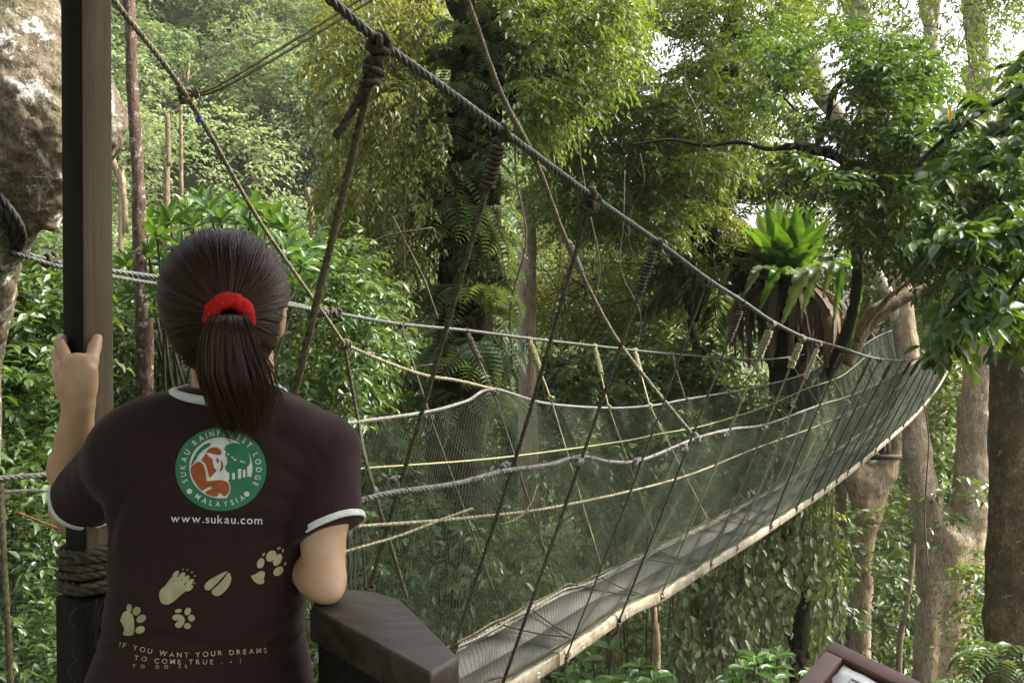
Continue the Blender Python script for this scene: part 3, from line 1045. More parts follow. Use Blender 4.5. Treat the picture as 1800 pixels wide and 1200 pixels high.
    def multi(name, polys, lift, mat, cell=5.0):
        Vs, Fs, n = [], [], 0
        for p in polys:
            V, F = fill([p], cell)
            Vs.append(V)
            Fs.append(F + n)
            n += len(V)
        printed(name, np.concatenate(Vs), np.concatenate(Fs), lift, mat)
    crown = smooth_poly(lg([(622, 375), (650, 335), (720, 315), (800, 340), (850, 405), (872, 480), (866, 520), (838, 548), (800, 545), (770, 562), (735, 585), (700, 600), (660, 600), (632, 560), (650, 520), (700, 512), (716, 500), (690, 478), (650, 458), (632, 430), (640, 402)]), 4)
    bandp = lg([(668, 560), (760, 555), (840, 540), (862, 600), (866, 660), (760, 670), (672, 680)])
    base = smooth_poly(lg([(668, 668), (760, 660), (874, 640), (860, 700), (810, 775), (730, 825), (652, 838), (676, 790), (684, 740), (672, 700)]), 4)
    hill = smooth_poly(lg([(302, 535), (322, 470), (360, 400), (410, 350), (445, 325), (494, 318), (480, 350), (425, 385), (380, 430), (345, 488)]), 4)
    multi("round_logo", [crown, bandp, base, hill], .0026, M['p_green'])
    bars = [lg([(700, 605), (724, 602), (724, 666), (700, 668)]), lg([(754, 566), (786, 563), (784, 656), (754, 660)]), lg([(800, 574), (826, 570), (826, 642), (802, 648)]), lg([(842, 548), (862, 542), (866, 636), (844, 642)]),
            ellp(*lg([(660, 425)])[0], 2.2, 1.2, 30, 10), ellp(*lg([(700, 455)])[0], 2.4, 1.2, 30, 10), ellp(*lg([(726, 478)])[0], 2.6, 1.6, 40, 10), ellp(*lg([(790, 494)])[0], 2.6, 1.6, 20, 10), ellp(*lg([(815, 502)])[0], 1.8, 1.2, 0, 10)]
    multi("round_logo", bars, .0031, M['p_white'])
    hair_p = smooth_poly(lg([(447, 414), (470, 378), (505, 360), (548, 358), (583, 378), (596, 405), (588, 428), (552, 430), (510, 422), (480, 410)]), 4)
    cheek = smooth_poly(lg([(448, 418), (478, 448), (508, 470), (516, 515), (528, 556), (552, 582), (520, 590), (496, 600), (484, 655), (470, 610), (458, 560), (440, 516), (405, 482), (428, 445)]), 4)
    face = smooth_poly(lg([(588, 480), (606, 505), (612, 545), (600, 578), (578, 592), (588, 560), (592, 530)]), 4)
    nose_p = smooth_poly(lg([(548, 462), (566, 470), (572, 500), (560, 512), (548, 492)]), 4)
    bod = smooth_poly(lg([(300, 560), (338, 516), (388, 498), (425, 535), (444, 600), (450, 662), (470, 682), (560, 672), (625, 678), (662, 705), (674, 750), (660, 800), (622, 828), (602, 806), (635, 774), (622, 735), (578, 716), (520, 724), (455, 748), (405, 772), (345, 700), (308, 625)]), 4)
    low = smooth_poly(lg([(438, 792), (500, 757), (566, 745), (574, 790), (552, 830), (495, 824)]), 4)
    multi("round_logo", [hair_p, cheek, face, nose_p, bod, low], .0028, M['p_orange'])
    # the ring lettering
    def arc(rx, ry, a0, a1, n=80):
        a = np.radians(np.linspace(a0, a1, n))
        return lg(np.stack([590 + rx * np.cos(a), 566 + ry * np.sin(a)], 1))
    V, F = text_on("SUKAU RAINFOREST LODGE", arc(338, 318, 158, 387), 14.2, wscale=.86)
    printed("logo_lettering", V, F, .0024, M['p_white'])
    V, F = text_on("MALAYSIA", arc(384, 362, 131, 52), 13.6, wscale=.88)
    printed("logo_lettering", V, F, .0024, M['p_white'])
    multi("round_logo", [ellp(*lg([(290, 780)])[0], 4.8, 4.6), ellp(*lg([(838, 806)])[0], 4.8, 4.6)], .0024, M['p_white'])
    V, F = text_on("www.sukau.com", [(300, 917), (380, 919), (461, 921)], 20.5, wscale=1.02)
    printed("web_address", V, F, .0020, M['p_white'])
    # animal tracks
    def zp(pts):
        p = np.asarray(pts, float)
        return np.stack([160 + p[:, 0] / 4.5, 940 + p[:, 1] / 4.5], 1)
    def ze(cx, cy, rx, ry, d=0):
        return zp(ellp(cx, cy, rx, ry, d, 22))
    sp = lambda pts: zp(smooth_poly(pts, 4))
    multi("track_print", [sp([(268, 602), (308, 608), (334, 645), (342, 715), (336, 780), (300, 794), (252, 786), (262, 748), (246, 700), (232, 680), (242, 636)]), ze(302, 575, 22, 33), ze(360, 600, 30, 36, 35), ze(397, 660, 41, 29, -32), ze(388, 748, 40, 29, -22)], .0018, M['p_cream'])
    multi("track_print", [sp([(590, 395), (640, 330), (690, 335), (735, 385), (752, 435), (700, 482), (645, 530), (592, 548), (552, 528), (538, 470), (556, 425)]), ze(670, 310, 19, 36, 38), ze(716, 326, 20, 40, 38), ze(748, 350, 20, 42, 42), ze(780, 375, 19, 42, 48), ze(776, 418, 19, 36, 55), ze(728, 270, 6, 6), ze(763, 273, 7, 6), ze(797, 293, 8, 7), ze(821, 323, 7, 6), ze(819, 381, 7, 7)], .0018, M['p_cream'])
    multi("track_print", [sp([(1078, 284), (1010, 312), (935, 355), (898, 398), (906, 430), (940, 432), (985, 392), (1030, 345)]), sp([(1084, 296), (1106, 320), (1106, 368), (1072, 430), (1012, 478), (966, 470), (956, 440), (1000, 398), (1050, 345)])], .0018, M['p_cream'])
    multi("track_print", [sp([(1266, 322), (1300, 308), (1342, 284), (1376, 295), (1368, 340), (1368, 378), (1325, 386), (1288, 362), (1278, 346)]), ze(1342, 222, 28, 42, 22), ze(1425, 165, 36, 50, 38), ze(1476, 195, 30, 52, 30), ze(1482, 285, 45, 31, -40), ze(1365, 152, 8, 16, 40), ze(1486, 104, 16, 8, -20), ze(1518, 122, 7, 15, 15), ze(1537, 226, 7, 15, 15)], .0018, M['p_cream'])
    multi("track_print", [sp([(640, 652), (664, 628), (712, 630), (738, 655), (738, 692), (708, 730), (676, 728), (664, 704), (692, 672), (662, 674)]), ze(690, 598, 27, 16, -10), ze(765, 602, 24, 32, 25), ze(795, 655, 27, 27), ze(763, 717, 28, 24)], .0018, M['p_cream'])
    # the typewriter line across the lower back
    V, F = text_on("IF YOU WANT YOUR DREAMS", zp([(222, 882), (330, 905), (460, 935), (640, 962), (800, 968), (1000, 952), (1200, 942), (1392, 928)]), 12.6, wscale=1.02)
    printed("slogan_print", V, F, .0022, M['p_worn'])
    V, F = text_on("TO COME TRUE . - !", zp([(340, 985), (520, 1012), (700, 1020), (980, 1020), (1186, 1012)]), 12.0, wscale=1.05)
    printed("slogan_print", V, F, .0022, M['p_worn'])
    V, F = text_on("TO DO IS", zp([(328, 1046), (440, 1052), (560, 1054), (760, 1050)]), 8.5, wscale=1.1)
    printed("slogan_print", V, F, .0022, M['p_worn'])

    # ---------- trousers and shoes (below the picture)
    tr = SDF([-.72, 1.30, .03], [-.22, 1.78, .92], .008)
    tr.loft([.70, .80, .90], [-.475] * 3, [1.53] * 3, [.162, .160, .150], [.110, .110, .10], 0)
    for sx in (-1, 1):
        hx = -.475 + sx * .082
        tr.chain([[hx, 1.53, .78], [hx + sx * .012, 1.54, .46], [hx + sx * .018, 1.51, .09]], [.094, .068, .060], .03)
    tr.cut([-.475, 1.53, .065], [0, 0, -1], 1)
    part("trousers", tr.mesh(1), M['trousers'], root)
    for sx in (-1, 1):
        sh = SDF([-.475 + sx * .11 - .08, 1.40, .0], [-.475 + sx * .11 + .08, 1.75, .12], .005)
        sh.ell([-.475 + sx * .107, 1.565, .038], (.046, .125, .050), 0)
        sh.cut([-.475 + sx * .11, 1.56, .004], [0, 0, -1], 1)
        part("shoe", sh.mesh(1), M['shoe'], root)

    # ---------- hair: a cap under several thousand combed strands
    cap = SDF(hc - [.15, .15, .20], hc + [.15, .15, .15], .004)
    cap.ell(hc + [-.001, -.006, .004], (.0935, .100, .097), 0)
    cap.ell(hc + [.004, -.022, -.050], (.075, .072, .078), .03)
    Xc, Yc, Zc = cap.grid()
    facecut = (Yc - (hc[1] + .052)) * .92 - (Zc - (hc[2] + .045)) * .40       # keep the face clear
    cap.D = np.maximum(cap.D, facecut.astype(np.float32))
    low = -(Zc - (hc[2] - .112)) + (Yc - hc[1]) * -.05
    cap.D = np.maximum(cap.D, low.astype(np.float32))
    earcut = .030 - np.sqrt((Yc - (hc[1] + .012)) ** 2 + (Zc - (hc[2] - .045)) ** 2 * .7)
    cap.D = np.maximum(cap.D, np.where(np.abs(Xc - hc[0]) > .055, earcut, -1).astype(np.float32))
    cv, cf = cap.mesh(2)
    hair = part("hair", (cv, cf), M['hair'], root, attrs={"rnd": np.full(len(cv), .12)})
    capb = BVHTree.FromPolygons([tuple(v) for v in cv], [tuple(f) for f in cf[4]])
    tie = q(403, 556, 1.392)
    ctr = hc + [0, -.005, -.005]
    pd = nrm(tie - ctr)
    e1 = np.array([1.0, 0, 0]) - pd * pd[0]
    e1 = nrm(e1)
    e2 = np.cross(e1, pd)
    if e2[2] < 0:
        e2 = -e2
    def strands(n, T, gen, w0, wid_tip=.35):
        S_ = np.linspace(0, 1, T)
        VV, FF, RR = [], [], []
        for i in range(n):
            p, rv, w = gen(i, S_)
            t_ = nrm(np.gradient(p, axis=0))
            out = nrm(p - (ctr - [0, 0, .02]) if w0 is None else p - p.mean(0) + rngP.standard_normal(3) * .01)
            side = nrm(np.cross(t_, out))
            hw = (w * (1 - (1 - wid_tip) * S_ ** 3))[:, None]
            up = np.cross(side, t_)
            V = np.stack([p - side * hw, p + up * hw * .9, p + side * hw], 1).reshape(-1, 3)
            b = np.arange(T - 1)[:, None] * 3
            F = np.concatenate([np.stack([b[:, 0] + k, b[:, 0] + k + 1, b[:, 0] + k + 4, b[:, 0] + k + 3], 1) for k in (0, 1)])
            VV.append(V)
            FF.append(F + i * T * 3)
            RR.append(np.full(T * 3, rv))
        return np.concatenate(VV), {4: np.concatenate(FF)}, np.concatenate(RR)
    def head_strand(i, S_):
        ph = rngP.uniform(0, 2 * np.pi)
        c, sn = math.cos(ph), math.sin(ph)
        lim = 2.15 if sn > .3 else (1.65 if sn > -.25 else 1.02 + .45 * abs(c))
        a0 = lim * rngP.uniform(.42, 1.0) ** .6
        a1 = .23
        ang = a0 + (a1 - a0) * S_
        sway = .10 * np.sin(S_ * np.pi) * (1 if c > 0 else -1) * rngP.uniform(.3, 1.2)
        phs = ph + sway * .5 + .02 * np.sin(S_ * 9 + i)
        d = np.cos(ang)[:, None] * pd + np.sin(ang)[:, None] * (np.cos(phs)[:, None] * e1 + np.sin(phs)[:, None] * e2)
        lift = rngP.uniform(.0004, .0030) + .0016 * (1 + math.sin(ph * 37 + 2 * math.sin(ph * 11))) + (.004 if rngP.random() < .03 else 0)
        p = np.zeros((len(S_), 3))
        for k in range(len(S_)):
            h = capb.ray_cast(Vector(ctr + d[k] * .3), Vector(-d[k]), .3)
            p[k] = np.array(h[0]) + d[k] * lift if h[0] is not None else ctr + d[k] * .1
        p[-3:] = p[-3:] * np.array([.8, .55, .25])[:, None] + (tie + (p[-1] - tie) * .5) * np.array([.2, .45, .75])[:, None]
        # drop strands that jumped across the ear or face opening
        if np.abs(np.diff(np.linalg.norm(p - ctr, axis=1))).max() > .02:
            p[:] = p[-1]
        tone = np.clip(.35 + .25 * math.sin(ph * 23) * rngP.random() + rngP.normal(0, .16) + (.35 if rngP.random() < .05 else 0), 0, 1)
        return p, tone, rngP.uniform(.0004, .0008)
    V, F, R = strands(5200, 15, head_strand, None)
    part("combed_strand_layer", (V, F), M['hair'], hair, attrs={"rnd": R})
    # ponytail
    spine = spline([tie + [0, .010, 0], q(403, 553, 1.368), q(402, 578, 1.352), q(405, 625, 1.352), q(414, 675, 1.352), q(430, 725, 1.366), q(447, 774, 1.376)], n=18)
    clumps = [(rngP.uniform(0, 2 * np.pi), math.sqrt(rngP.random()), rngP.uniform(.74, 1.0), rngP.normal(0, 1, 4), rngP.uniform(.2, .7)) for _ in range(46)]
    def tail_strand(i, S_):
        a, rr, end, ck, tn = clumps[rngP.integers(46)]
        a = a + rngP.normal(0, .22)
        rr = min(1.0, abs(rr + rngP.normal(0, .10)))
        end = min(1.02, end + rngP.normal(0, .035)) * (1 if rngP.random() < .85 else rngP.uniform(.6, .95))
        s_ = S_ * end
        sp_ = np.stack([np.interp(s_, np.linspace(0, 1, 18), spine[:, k]) for k in range(3)], 1)
        width = np.interp(s_, [0, .10, .30, .55, .80, 1], [.015, .021, .037, .047, .038, .022])
        side = math.cos(a) * rr
        flick = np.array([.024 * max(0, side) ** 1.3 - .010 * (side < -.3), -.004, .010 * max(0, side)])
        wob = .0035 * np.sin(S_ * 5 + ck[0] * 3) * S_ + .0022 * np.sin(S_ * rngP.uniform(4, 10) + rngP.uniform(0, 6)) * S_
        p = sp_ + np.stack([width * side + wob + .006 * ck[1] * S_ ** 2, width * .62 * rr * math.sin(a) + wob * .6 + .004 * ck[2] * S_ ** 2, 0 * S_], 1) + flick * (S_ ** 3)[:, None]
        tone = np.clip(tn * .7 + rngP.normal(0, .13) + (.35 if rngP.random() < .05 else 0), 0, 1)
        return p, tone, rngP.uniform(.0004, .0009)
    V, F, R = strands(3200, 16, tail_strand, 1, .2)
    part("ponytail", (V, F), M['hair'], hair, attrs={"rnd": R})
    # loose wisps by the right ear and round the crown
    def wisp(i, S_):
        if i < 26:
            b = q(506, 560 + rngP.normal(0, 8), 1.50)
            e = b + np.array([rngP.uniform(.010, .034), .0, rngP.normal(-.006, .006)])
            p = b + (e - b) * S_[:, None] + np.array([0, 0, .006]) * np.sin(S_ * np.pi)[:, None]
        else:
            ph = rngP.uniform(.1, np.pi - .1)
            d = math.cos(ph) * e1 + math.sin(ph) * e2
            b = ctr + d * np.array([.097, .1, .104])
            e = b + d * rngP.uniform(.003, .012) + rngP.normal(0, .02, 3)
            p = b + (e - b) * S_[:, None] + d * (.006 * np.sin(S_ * np.pi))[:, None]
        return p, rngP.uniform(.5, 1), .00028
    V, F, R = strands(70, 8, wisp, 1, .3)
    part("loose_wisps", (V, F), M['hair'], hair, attrs={"rnd": R})
    # scrunchie
    mb = MB()
    a = np.linspace(0, 2 * np.pi, 73)[:-1]
    g = nrm(q(402, 585, 1.362) - tie)
    g = nrm(pd * .75 + g * .35)
    u = nrm(np.cross(g, [0, 0, 1]))
    v = np.cross(g, u)
    c = tie + pd * .004
    Rr = .0250
    nn_ = 14
    b = np.linspace(0, 2 * np.pi, nn_, endpoint=False)
    A, B = np.meshgrid(a, b, indexing='ij')
    rad = .0118 * (1 + .045 * np.sin(A * 9 + 1.3 * np.sin(A * 3)) + .025 * np.sin(A * 23 + B * 2))
    dr = np.cos(A)[..., None] * u + np.sin(A)[..., None] * v
    V = c + dr * (Rr + rad * np.cos(B))[..., None] + g * (rad * 1.15 * np.sin(B))[..., None]
    V = V.reshape(-1, 3)
    V = V + nrm(V - c) * (fbm(V, 260, 3, 2) * .0011)[:, None]
    i = np.arange(72)[:, None]
    j = np.arange(nn_)[None]
    F = np.stack([i * nn_ + j, ((i + 1) % 72) * nn_ + j, ((i + 1) % 72) * nn_ + (j + 1) % nn_, i * nn_ + (j + 1) % nn_], -1).reshape(-1, 4)
    mb.add(V, F)
    part("hair_tie", mb, M['scrunchie'], root)
    return root

person = build_person()
# ------------------------------------------------------------------ timber platform with post and rail
rngB = np.random.default_rng(11)

def build_platform():
    root = thing("viewing_platform", "dark timber viewing platform with a square post and worn rail where the person leans", "platform", (-0.4, 1.5, 0.0))
    # the square post, one corner towards us
    c0 = P(147, 400, 1.625)
    th = math.radians(59)
    sd = .0575
    e1 = np.array([math.cos(th), math.sin(th), 0]) * sd        # right face
    e2 = np.array([-math.sin(th), math.cos(th), 0]) * sd       # left face
    lean = np.array([(P(152, 900, 1.625) - P(145, 20, 1.625))[0], 0, 0]) / (P(152, 900, 1.625) - P(145, 20, 1.625))[2]
    def ring(z, g=0.0):
        c = c0 + lean * (z - c0[2])
        m = (e1 + e2) / 2
        return np.array([c - m * g, c + e1 + (e1 - e2) / 2 * g, c + e1 + e2 + m * g, c + e2 + (e2 - e1) / 2 * g]) * [1, 1, 0] + [0, 0, z]
    mb = MB()
    zs = np.linspace(1.02, 2.6, 40)
    R = []
    for i, z in enumerate(zs):
        r = ring(z)
        R.append(r + (vnoise(r * [6, 6, 2.5], 1.0, 3) * .0016)[:, None])
    V = np.concatenate(R)
    i = np.arange(39)[:, None] * 4
    j = np.arange(4)[None]
    k = (j + 1) % 4
    F = np.stack([i + j, i + k, i + 4 + k, i + 4 + j], -1).reshape(-1, 4)
    mb.add(V, F, [[3, 2, 1, 0]], [[156, 157, 158, 159]])
    po = bevelled(part("post", mb, M['post'], root, smooth=False), .003)
    po.data.materials.append(M['post_black_and_shade'])                 # shade painted near-black on its left and back faces
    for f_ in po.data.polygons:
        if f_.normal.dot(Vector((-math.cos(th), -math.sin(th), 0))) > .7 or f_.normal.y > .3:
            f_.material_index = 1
    mb = MB()
    lo, hi = ring(0.0, .42), ring(0.985, .42)
    prism(mb, lo, hi[0] - lo[0])
    bevelled(part("post_base", mb, M['post_black_and_shade'], root, smooth=False), .004)
    # rope lashing round the foot of the post
    mb = MB()
    cen = (ring(1.0)[0] + ring(1.0)[2]) / 2
    for t, (z, g) in enumerate(((1.063, .007), (1.050, .009), (1.037, .007), (1.026, .011), (1.012, .009), (.998, .010))):
        rr = ring(z)
        pts = [rr[i_] + nrm((rr[i_] - cen) * [1, 1, 0]) * g + [0, 0, rngB.normal(0, .003)] for i_ in (0, 1, 2, 3, 0, 1)]
        q = []
        for a_, b_ in zip(pts[:-1], pts[1:]):
            q += [a_, (a_ + b_) / 2 + nrm(((a_ + b_) / 2 - cen) * [1, 1, 0]) * .006]
        rope(mb, q, .0068 if t % 2 else .008, seg=6)
    part("rope_lashing", mb, M['rope_dark'], root)
    mb = MB()
    for t in range(9):
        a = ring(.985, .3)[0] + [rngB.uniform(-.02, .05), rngB.uniform(-.012, -.006) + .02, 0]
        pts = [a + [rngB.normal(0, .01), -.004 * (s % 2), -.03 * s] for s in range(6)]
        tube(mb, pts, .0007, 4, n=30)
    part("frayed_twine", mb, M['rope_steel'], root)
    # the rail: board in front of the person, turning back towards the camera on the right
    z = RAIL_Z
    th_ = np.array([0, 0, -.052])
    mb = MB()
    top = [PZ(545, 1067, z), PZ(757, 1183, z), PZ(808, 1152, z), PZ(704, 1051, z), PZ(655, 1037, z), PZ(600, 1033, z), PZ(562, 1034, z)]
    prism(mb, top[::-1], th_)
    bevelled(part("handrail", mb, M['rail'], root, smooth=False), .006, 3)
    mb = MB()
    box(mb, [-.52, 1.71, z - .029], [.165, 0, 0], [0, .05, 0], [0, 0, .026])
    bevelled(part("handrail", mb, M['rail'], root, smooth=False), .006, 3)
    # second board under the end of the rail and the uprights below
    mb = MB()
    z2 = z - .075
    prism(mb, [PZ(675, 1172, z2), PZ(760, 1290, z2), PZ(850, 1236, z2), PZ(786, 1168, z2)][::-1], [0, 0, -.05])
    bevelled(part("lower_rail", mb, M['rail'], root, smooth=False), .005, 2)
    E = PZ(770, 1165, z)
    Wc = PZ(640, 1090, z)
    dirn = nrm((E - PZ(600, 1050, z)) * [1, 1, 0])
    nn = np.array([-dirn[1], dirn[0], 0])
    for k, t in enumerate((.03, .17, .31)):
        mb = MB()
        c = E - dirn * (t + .02)
        box(mb, c * [1, 1, 0] + [0, 0, (z - .052) / 2 - .004], dirn * .048, nn * .018, [0, 0, (z - .058) / 2])
        bevelled(part("baluster_board", mb, M['post_black_and_shade'], root, smooth=False), .003)
    for zz in (.72, .42):
        mb = MB()
        box(mb, (E - dirn * .22) * [1, 1, 0] + nn * .034 + [0, 0, zz], dirn * .26, nn * .012, [0, 0, .045])
        bevelled(part("crossboard", mb, M['rail'], root, smooth=False), .003)
    # floor boards and joists
    for k in range(9):
        mb = MB()
        y0 = .10 + k * .185
        box(mb, [-.45, y0 + .09, -.021], [.95, 0, 0], [0, .087, 0], [0, 0, .02])
        bevelled(part("floor_board", mb, M['platform'], root, smooth=False), .003)
    for x in (-1.25, -.45, .35):
        mb = MB()
        box(mb, [x, .92, -.105], [.05, 0, 0], [0, .92, 0], [0, 0, .062])
        part("joist", mb, M['platform'], root, smooth=False)
    # unseen roof added just above the view to shade person and post
    for k in range(20):
        mb = MB()
        x0 = -1.20 + k * .13
        box(mb, [x0, .12, 2.64 + .03 * (k % 2) * .5], [.063, 0, 0], [0, 1.75, -.09], [0, 0, .012])
        part("shade_roof_board", mb, M['platform'], root, smooth=False)
    for y in (-1.3, .3, 1.75):
        mb = MB()
        box(mb, [-.13, y, 2.58 - (y - .35) * .05], [1.5, 0, 0], [0, .04, 0], [0, 0, .045])
        part("shade_roof_beam", mb, M['platform'], root, smooth=False)
    for x, y in ((1.42, .35), (-1.5, -1.3), (1.42, -1.3)):
        mb = MB()
        box(mb, [x, y, -5.7], [.045, 0, 0], [0, .045, 0], [0, 0, 8.3])
        part("shade_roof_post", mb, M['platform'], root, smooth=False)
    for x in (-1.25, .35):
        for y in (.12, 1.60):
            mb = MB()
            box(mb, [x, y, -7.2], [.055, 0, 0], [0, .055, 0], [0, 0, 7.03])
            part("support_post", mb, M['platform'], root, smooth=False)
    return root

def build_sign():
    # a tilted board on a post: find the tilt for which its corner is square
    Y = 1.36
    C = P(1464, 1131, Y)
    def pt(px, py, n):
        d = ray(px, py)
        return CAM + d * (np.dot(C - CAM, n) / np.dot(d, n))
    best = None
    for a in np.radians(np.arange(15, 89, .5)):
        n = np.array([0, -math.sin(a), math.cos(a)])
        u, v = pt(1405, 1200, n) - C, pt(1610, 1200, n) - C
        e = abs(np.dot(nrm(u), nrm(v)))
        if best is None or e < best[0]:
            best = (e, n, nrm(u), nrm(v))
    _, n, u, v = best
    v = nrm(v - u * np.dot(u, v))
    root = thing("notice_board", "brown framed notice board holding a white sheet, its corner poking in at the bottom", "sign", (C + (u + v) * .2) * [1, 1, 0])
    W, H = .36, .46
    fw = .026
    mb = MB()
    box(mb, C + u * W / 2 + v * H / 2 - n * .012, u * (W / 2), v * (H / 2), n * .010)
    part("backing_board", mb, M['sign_frame'], root, smooth=False)
    for (c, a, b) in ((C + u * fw / 2 + v * H / 2, u * fw / 2, v * H / 2), (C + u * (W - fw / 2) + v * H / 2, u * fw / 2, v * H / 2),
                      (C + u * W / 2 + v * fw / 2, u * (W / 2 - fw), v * fw / 2), (C + u * W / 2 + v * (H - fw / 2), u * (W / 2 - fw), v * fw / 2)):
        mb = MB()
        box(mb, c, a, b, n * .006)
        bevelled(part("frame", mb, M['sign_frame'], root, smooth=False), .002)
    mb = MB()
    g = []
    N = 26
    for i in range(N + 1):                                     # torn-edged sheet
        for (a, b) in ((i / N, 0), ):
            g.append((a, 0.0 + .006 * rngB.random()))
    edge = [C + u * (fw + .002 + (W - 2 * fw - .004) * a) + v * (fw + .002 + b) for a, b in g]
    edge += [C + u * (W - fw - .002 - .004 * rngB.random()) + v * (fw + (H - 2 * fw) * t) for t in np.linspace(.05, 1, 20)]
    edge += [C + u * (fw + .002 + (W - 2 * fw - .004) * t) + v * (H - fw - .002) for t in np.linspace(.96, 0, 20)]
    edge += [C + u * (fw + .002 + .006 * rngB.random()) + v * (fw + (H - 2 * fw) * t) for t in np.linspace(.96, .04, 24)]
    edge = [e - n * .0012 for e in edge]
    prism(mb, edge, -n * .0008)
    sheet = part("sheet", mb, M['sign_paper'], root, smooth=False)
    mb = MB()
    o = fw + .022
    for (a, b, du, dv) in ((o, o, W - 2 * o, .0022), (o, o, .0022, H - 2 * o), (W - o, o, .0022, H - 2 * o), (o, H - o, W - 2 * o, .0022)):
        cc = C + u * (a + du / 2) + v * (b + dv / 2) - n * .0006
        box(mb, cc, u * du / 2, v * dv / 2, n * .0006)
    part("printed_border", mb, M['sign_ink'], sheet, smooth=False)
    mb = MB()
    cc = C + u * W / 2 + v * H / 2 - n * .02
    box(mb, cc * [1, 1, 0] + [0, 0, (cc[2] - .06) / 2], [.03, 0, 0], [0, .03, 0], [0, 0, (cc[2] - .06) / 2])
    bevelled(part("post", mb, M['sign_frame'], root, smooth=False), .003)
    mb = MB()
    box(mb, [cc[0], cc[1], -.021], [.55, 0, 0], [0, .30, 0], [0, 0, .02])
    part("floor_board", mb, M['platform'], root, smooth=False)
    mb = MB()
    box(mb, [cc[0], cc[1] - .02, -7], [.06, 0, 0], [0, .06, 0], [0, 0, 6.95])
    part("support_post", mb, M['platform'], root, smooth=False)

# ------------------------------------------------------------------ the rope bridge
C_NC, C_NE, C_FE, C_FC = 1.40, 2.14, 2.62, 3.36          # plan lines: near cable, near and far deck edge, far cable
BD = nrm(np.array([BS, 1.0, 0]))                          # along the bridge
BN = np.array([BD[1], -BD[0], 0])                         # towards the near side

near_cable_px = [(405, -130), (500, -60), (580, 0), (665, 72), (770, 148), (885, 232), (1040, 345), (1155, 425), (1245, 492), (1305, 530), (1357, 565), (1410, 592), (1440, 601), (1480, 612), (1530, 628), (1570, 633), (1600, 632), (1635, 625), (1662, 612), (1684, 592)]
far_cable_px = [(20, 440), (110, 463), (200, 477), (290, 490), (420, 514), (520, 536), (575, 548), (705, 570), (820, 581), (930, 595), (1045, 608), (1180, 622), (1320, 632), (1385, 628), (1430, 619), (1480, 605), (1530, 580), (1565, 556)]
near_edge_px = [(881, 1200), (912, 1180), (1037, 1106), (1100, 1060), (1157, 1040), (1244, 985), (1333, 931), (1395, 890), (1450, 855), (1520, 801), (1590, 742), (1641, 683), (1668, 636), (1684, 598)]
far_edge_px = [(715, 1205), (807, 1160), (905, 1098), (967, 1068), (1044, 1029), (1130, 988), (1200, 953), (1300, 902), (1390, 848), (1480, 792), (1550, 742), (1600, 700), (1640, 655), (1662, 622)]
near_rope_px = [(560, 900), (640, 878), (688, 866), (800, 850), (886, 828), (960, 818), (1021, 803), (1075, 812), (1130, 808), (1225, 770), (1288, 754), (1350, 745), (1440, 712), (1500, 693), (1570, 660), (1620, 628), (1660, 596), (1686, 570)]
far_rope_px = [(520, 754), (560, 750), (608, 744), (690, 733), (760, 722), (820, 705), (868, 684), (960, 709), (1075, 717), (1150, 712), (1210, 701), (1320, 682), (1400, 662), (1450, 641), (1500, 618), (1545, 590), (1590, 572)]

def station(p):
    return float(p[0] * BD[0] + p[1] * BD[1])

def tube_mb(pts, r):
    m_ = MB()
    tube(m_, pts, r, 5, n=10)
    return m_

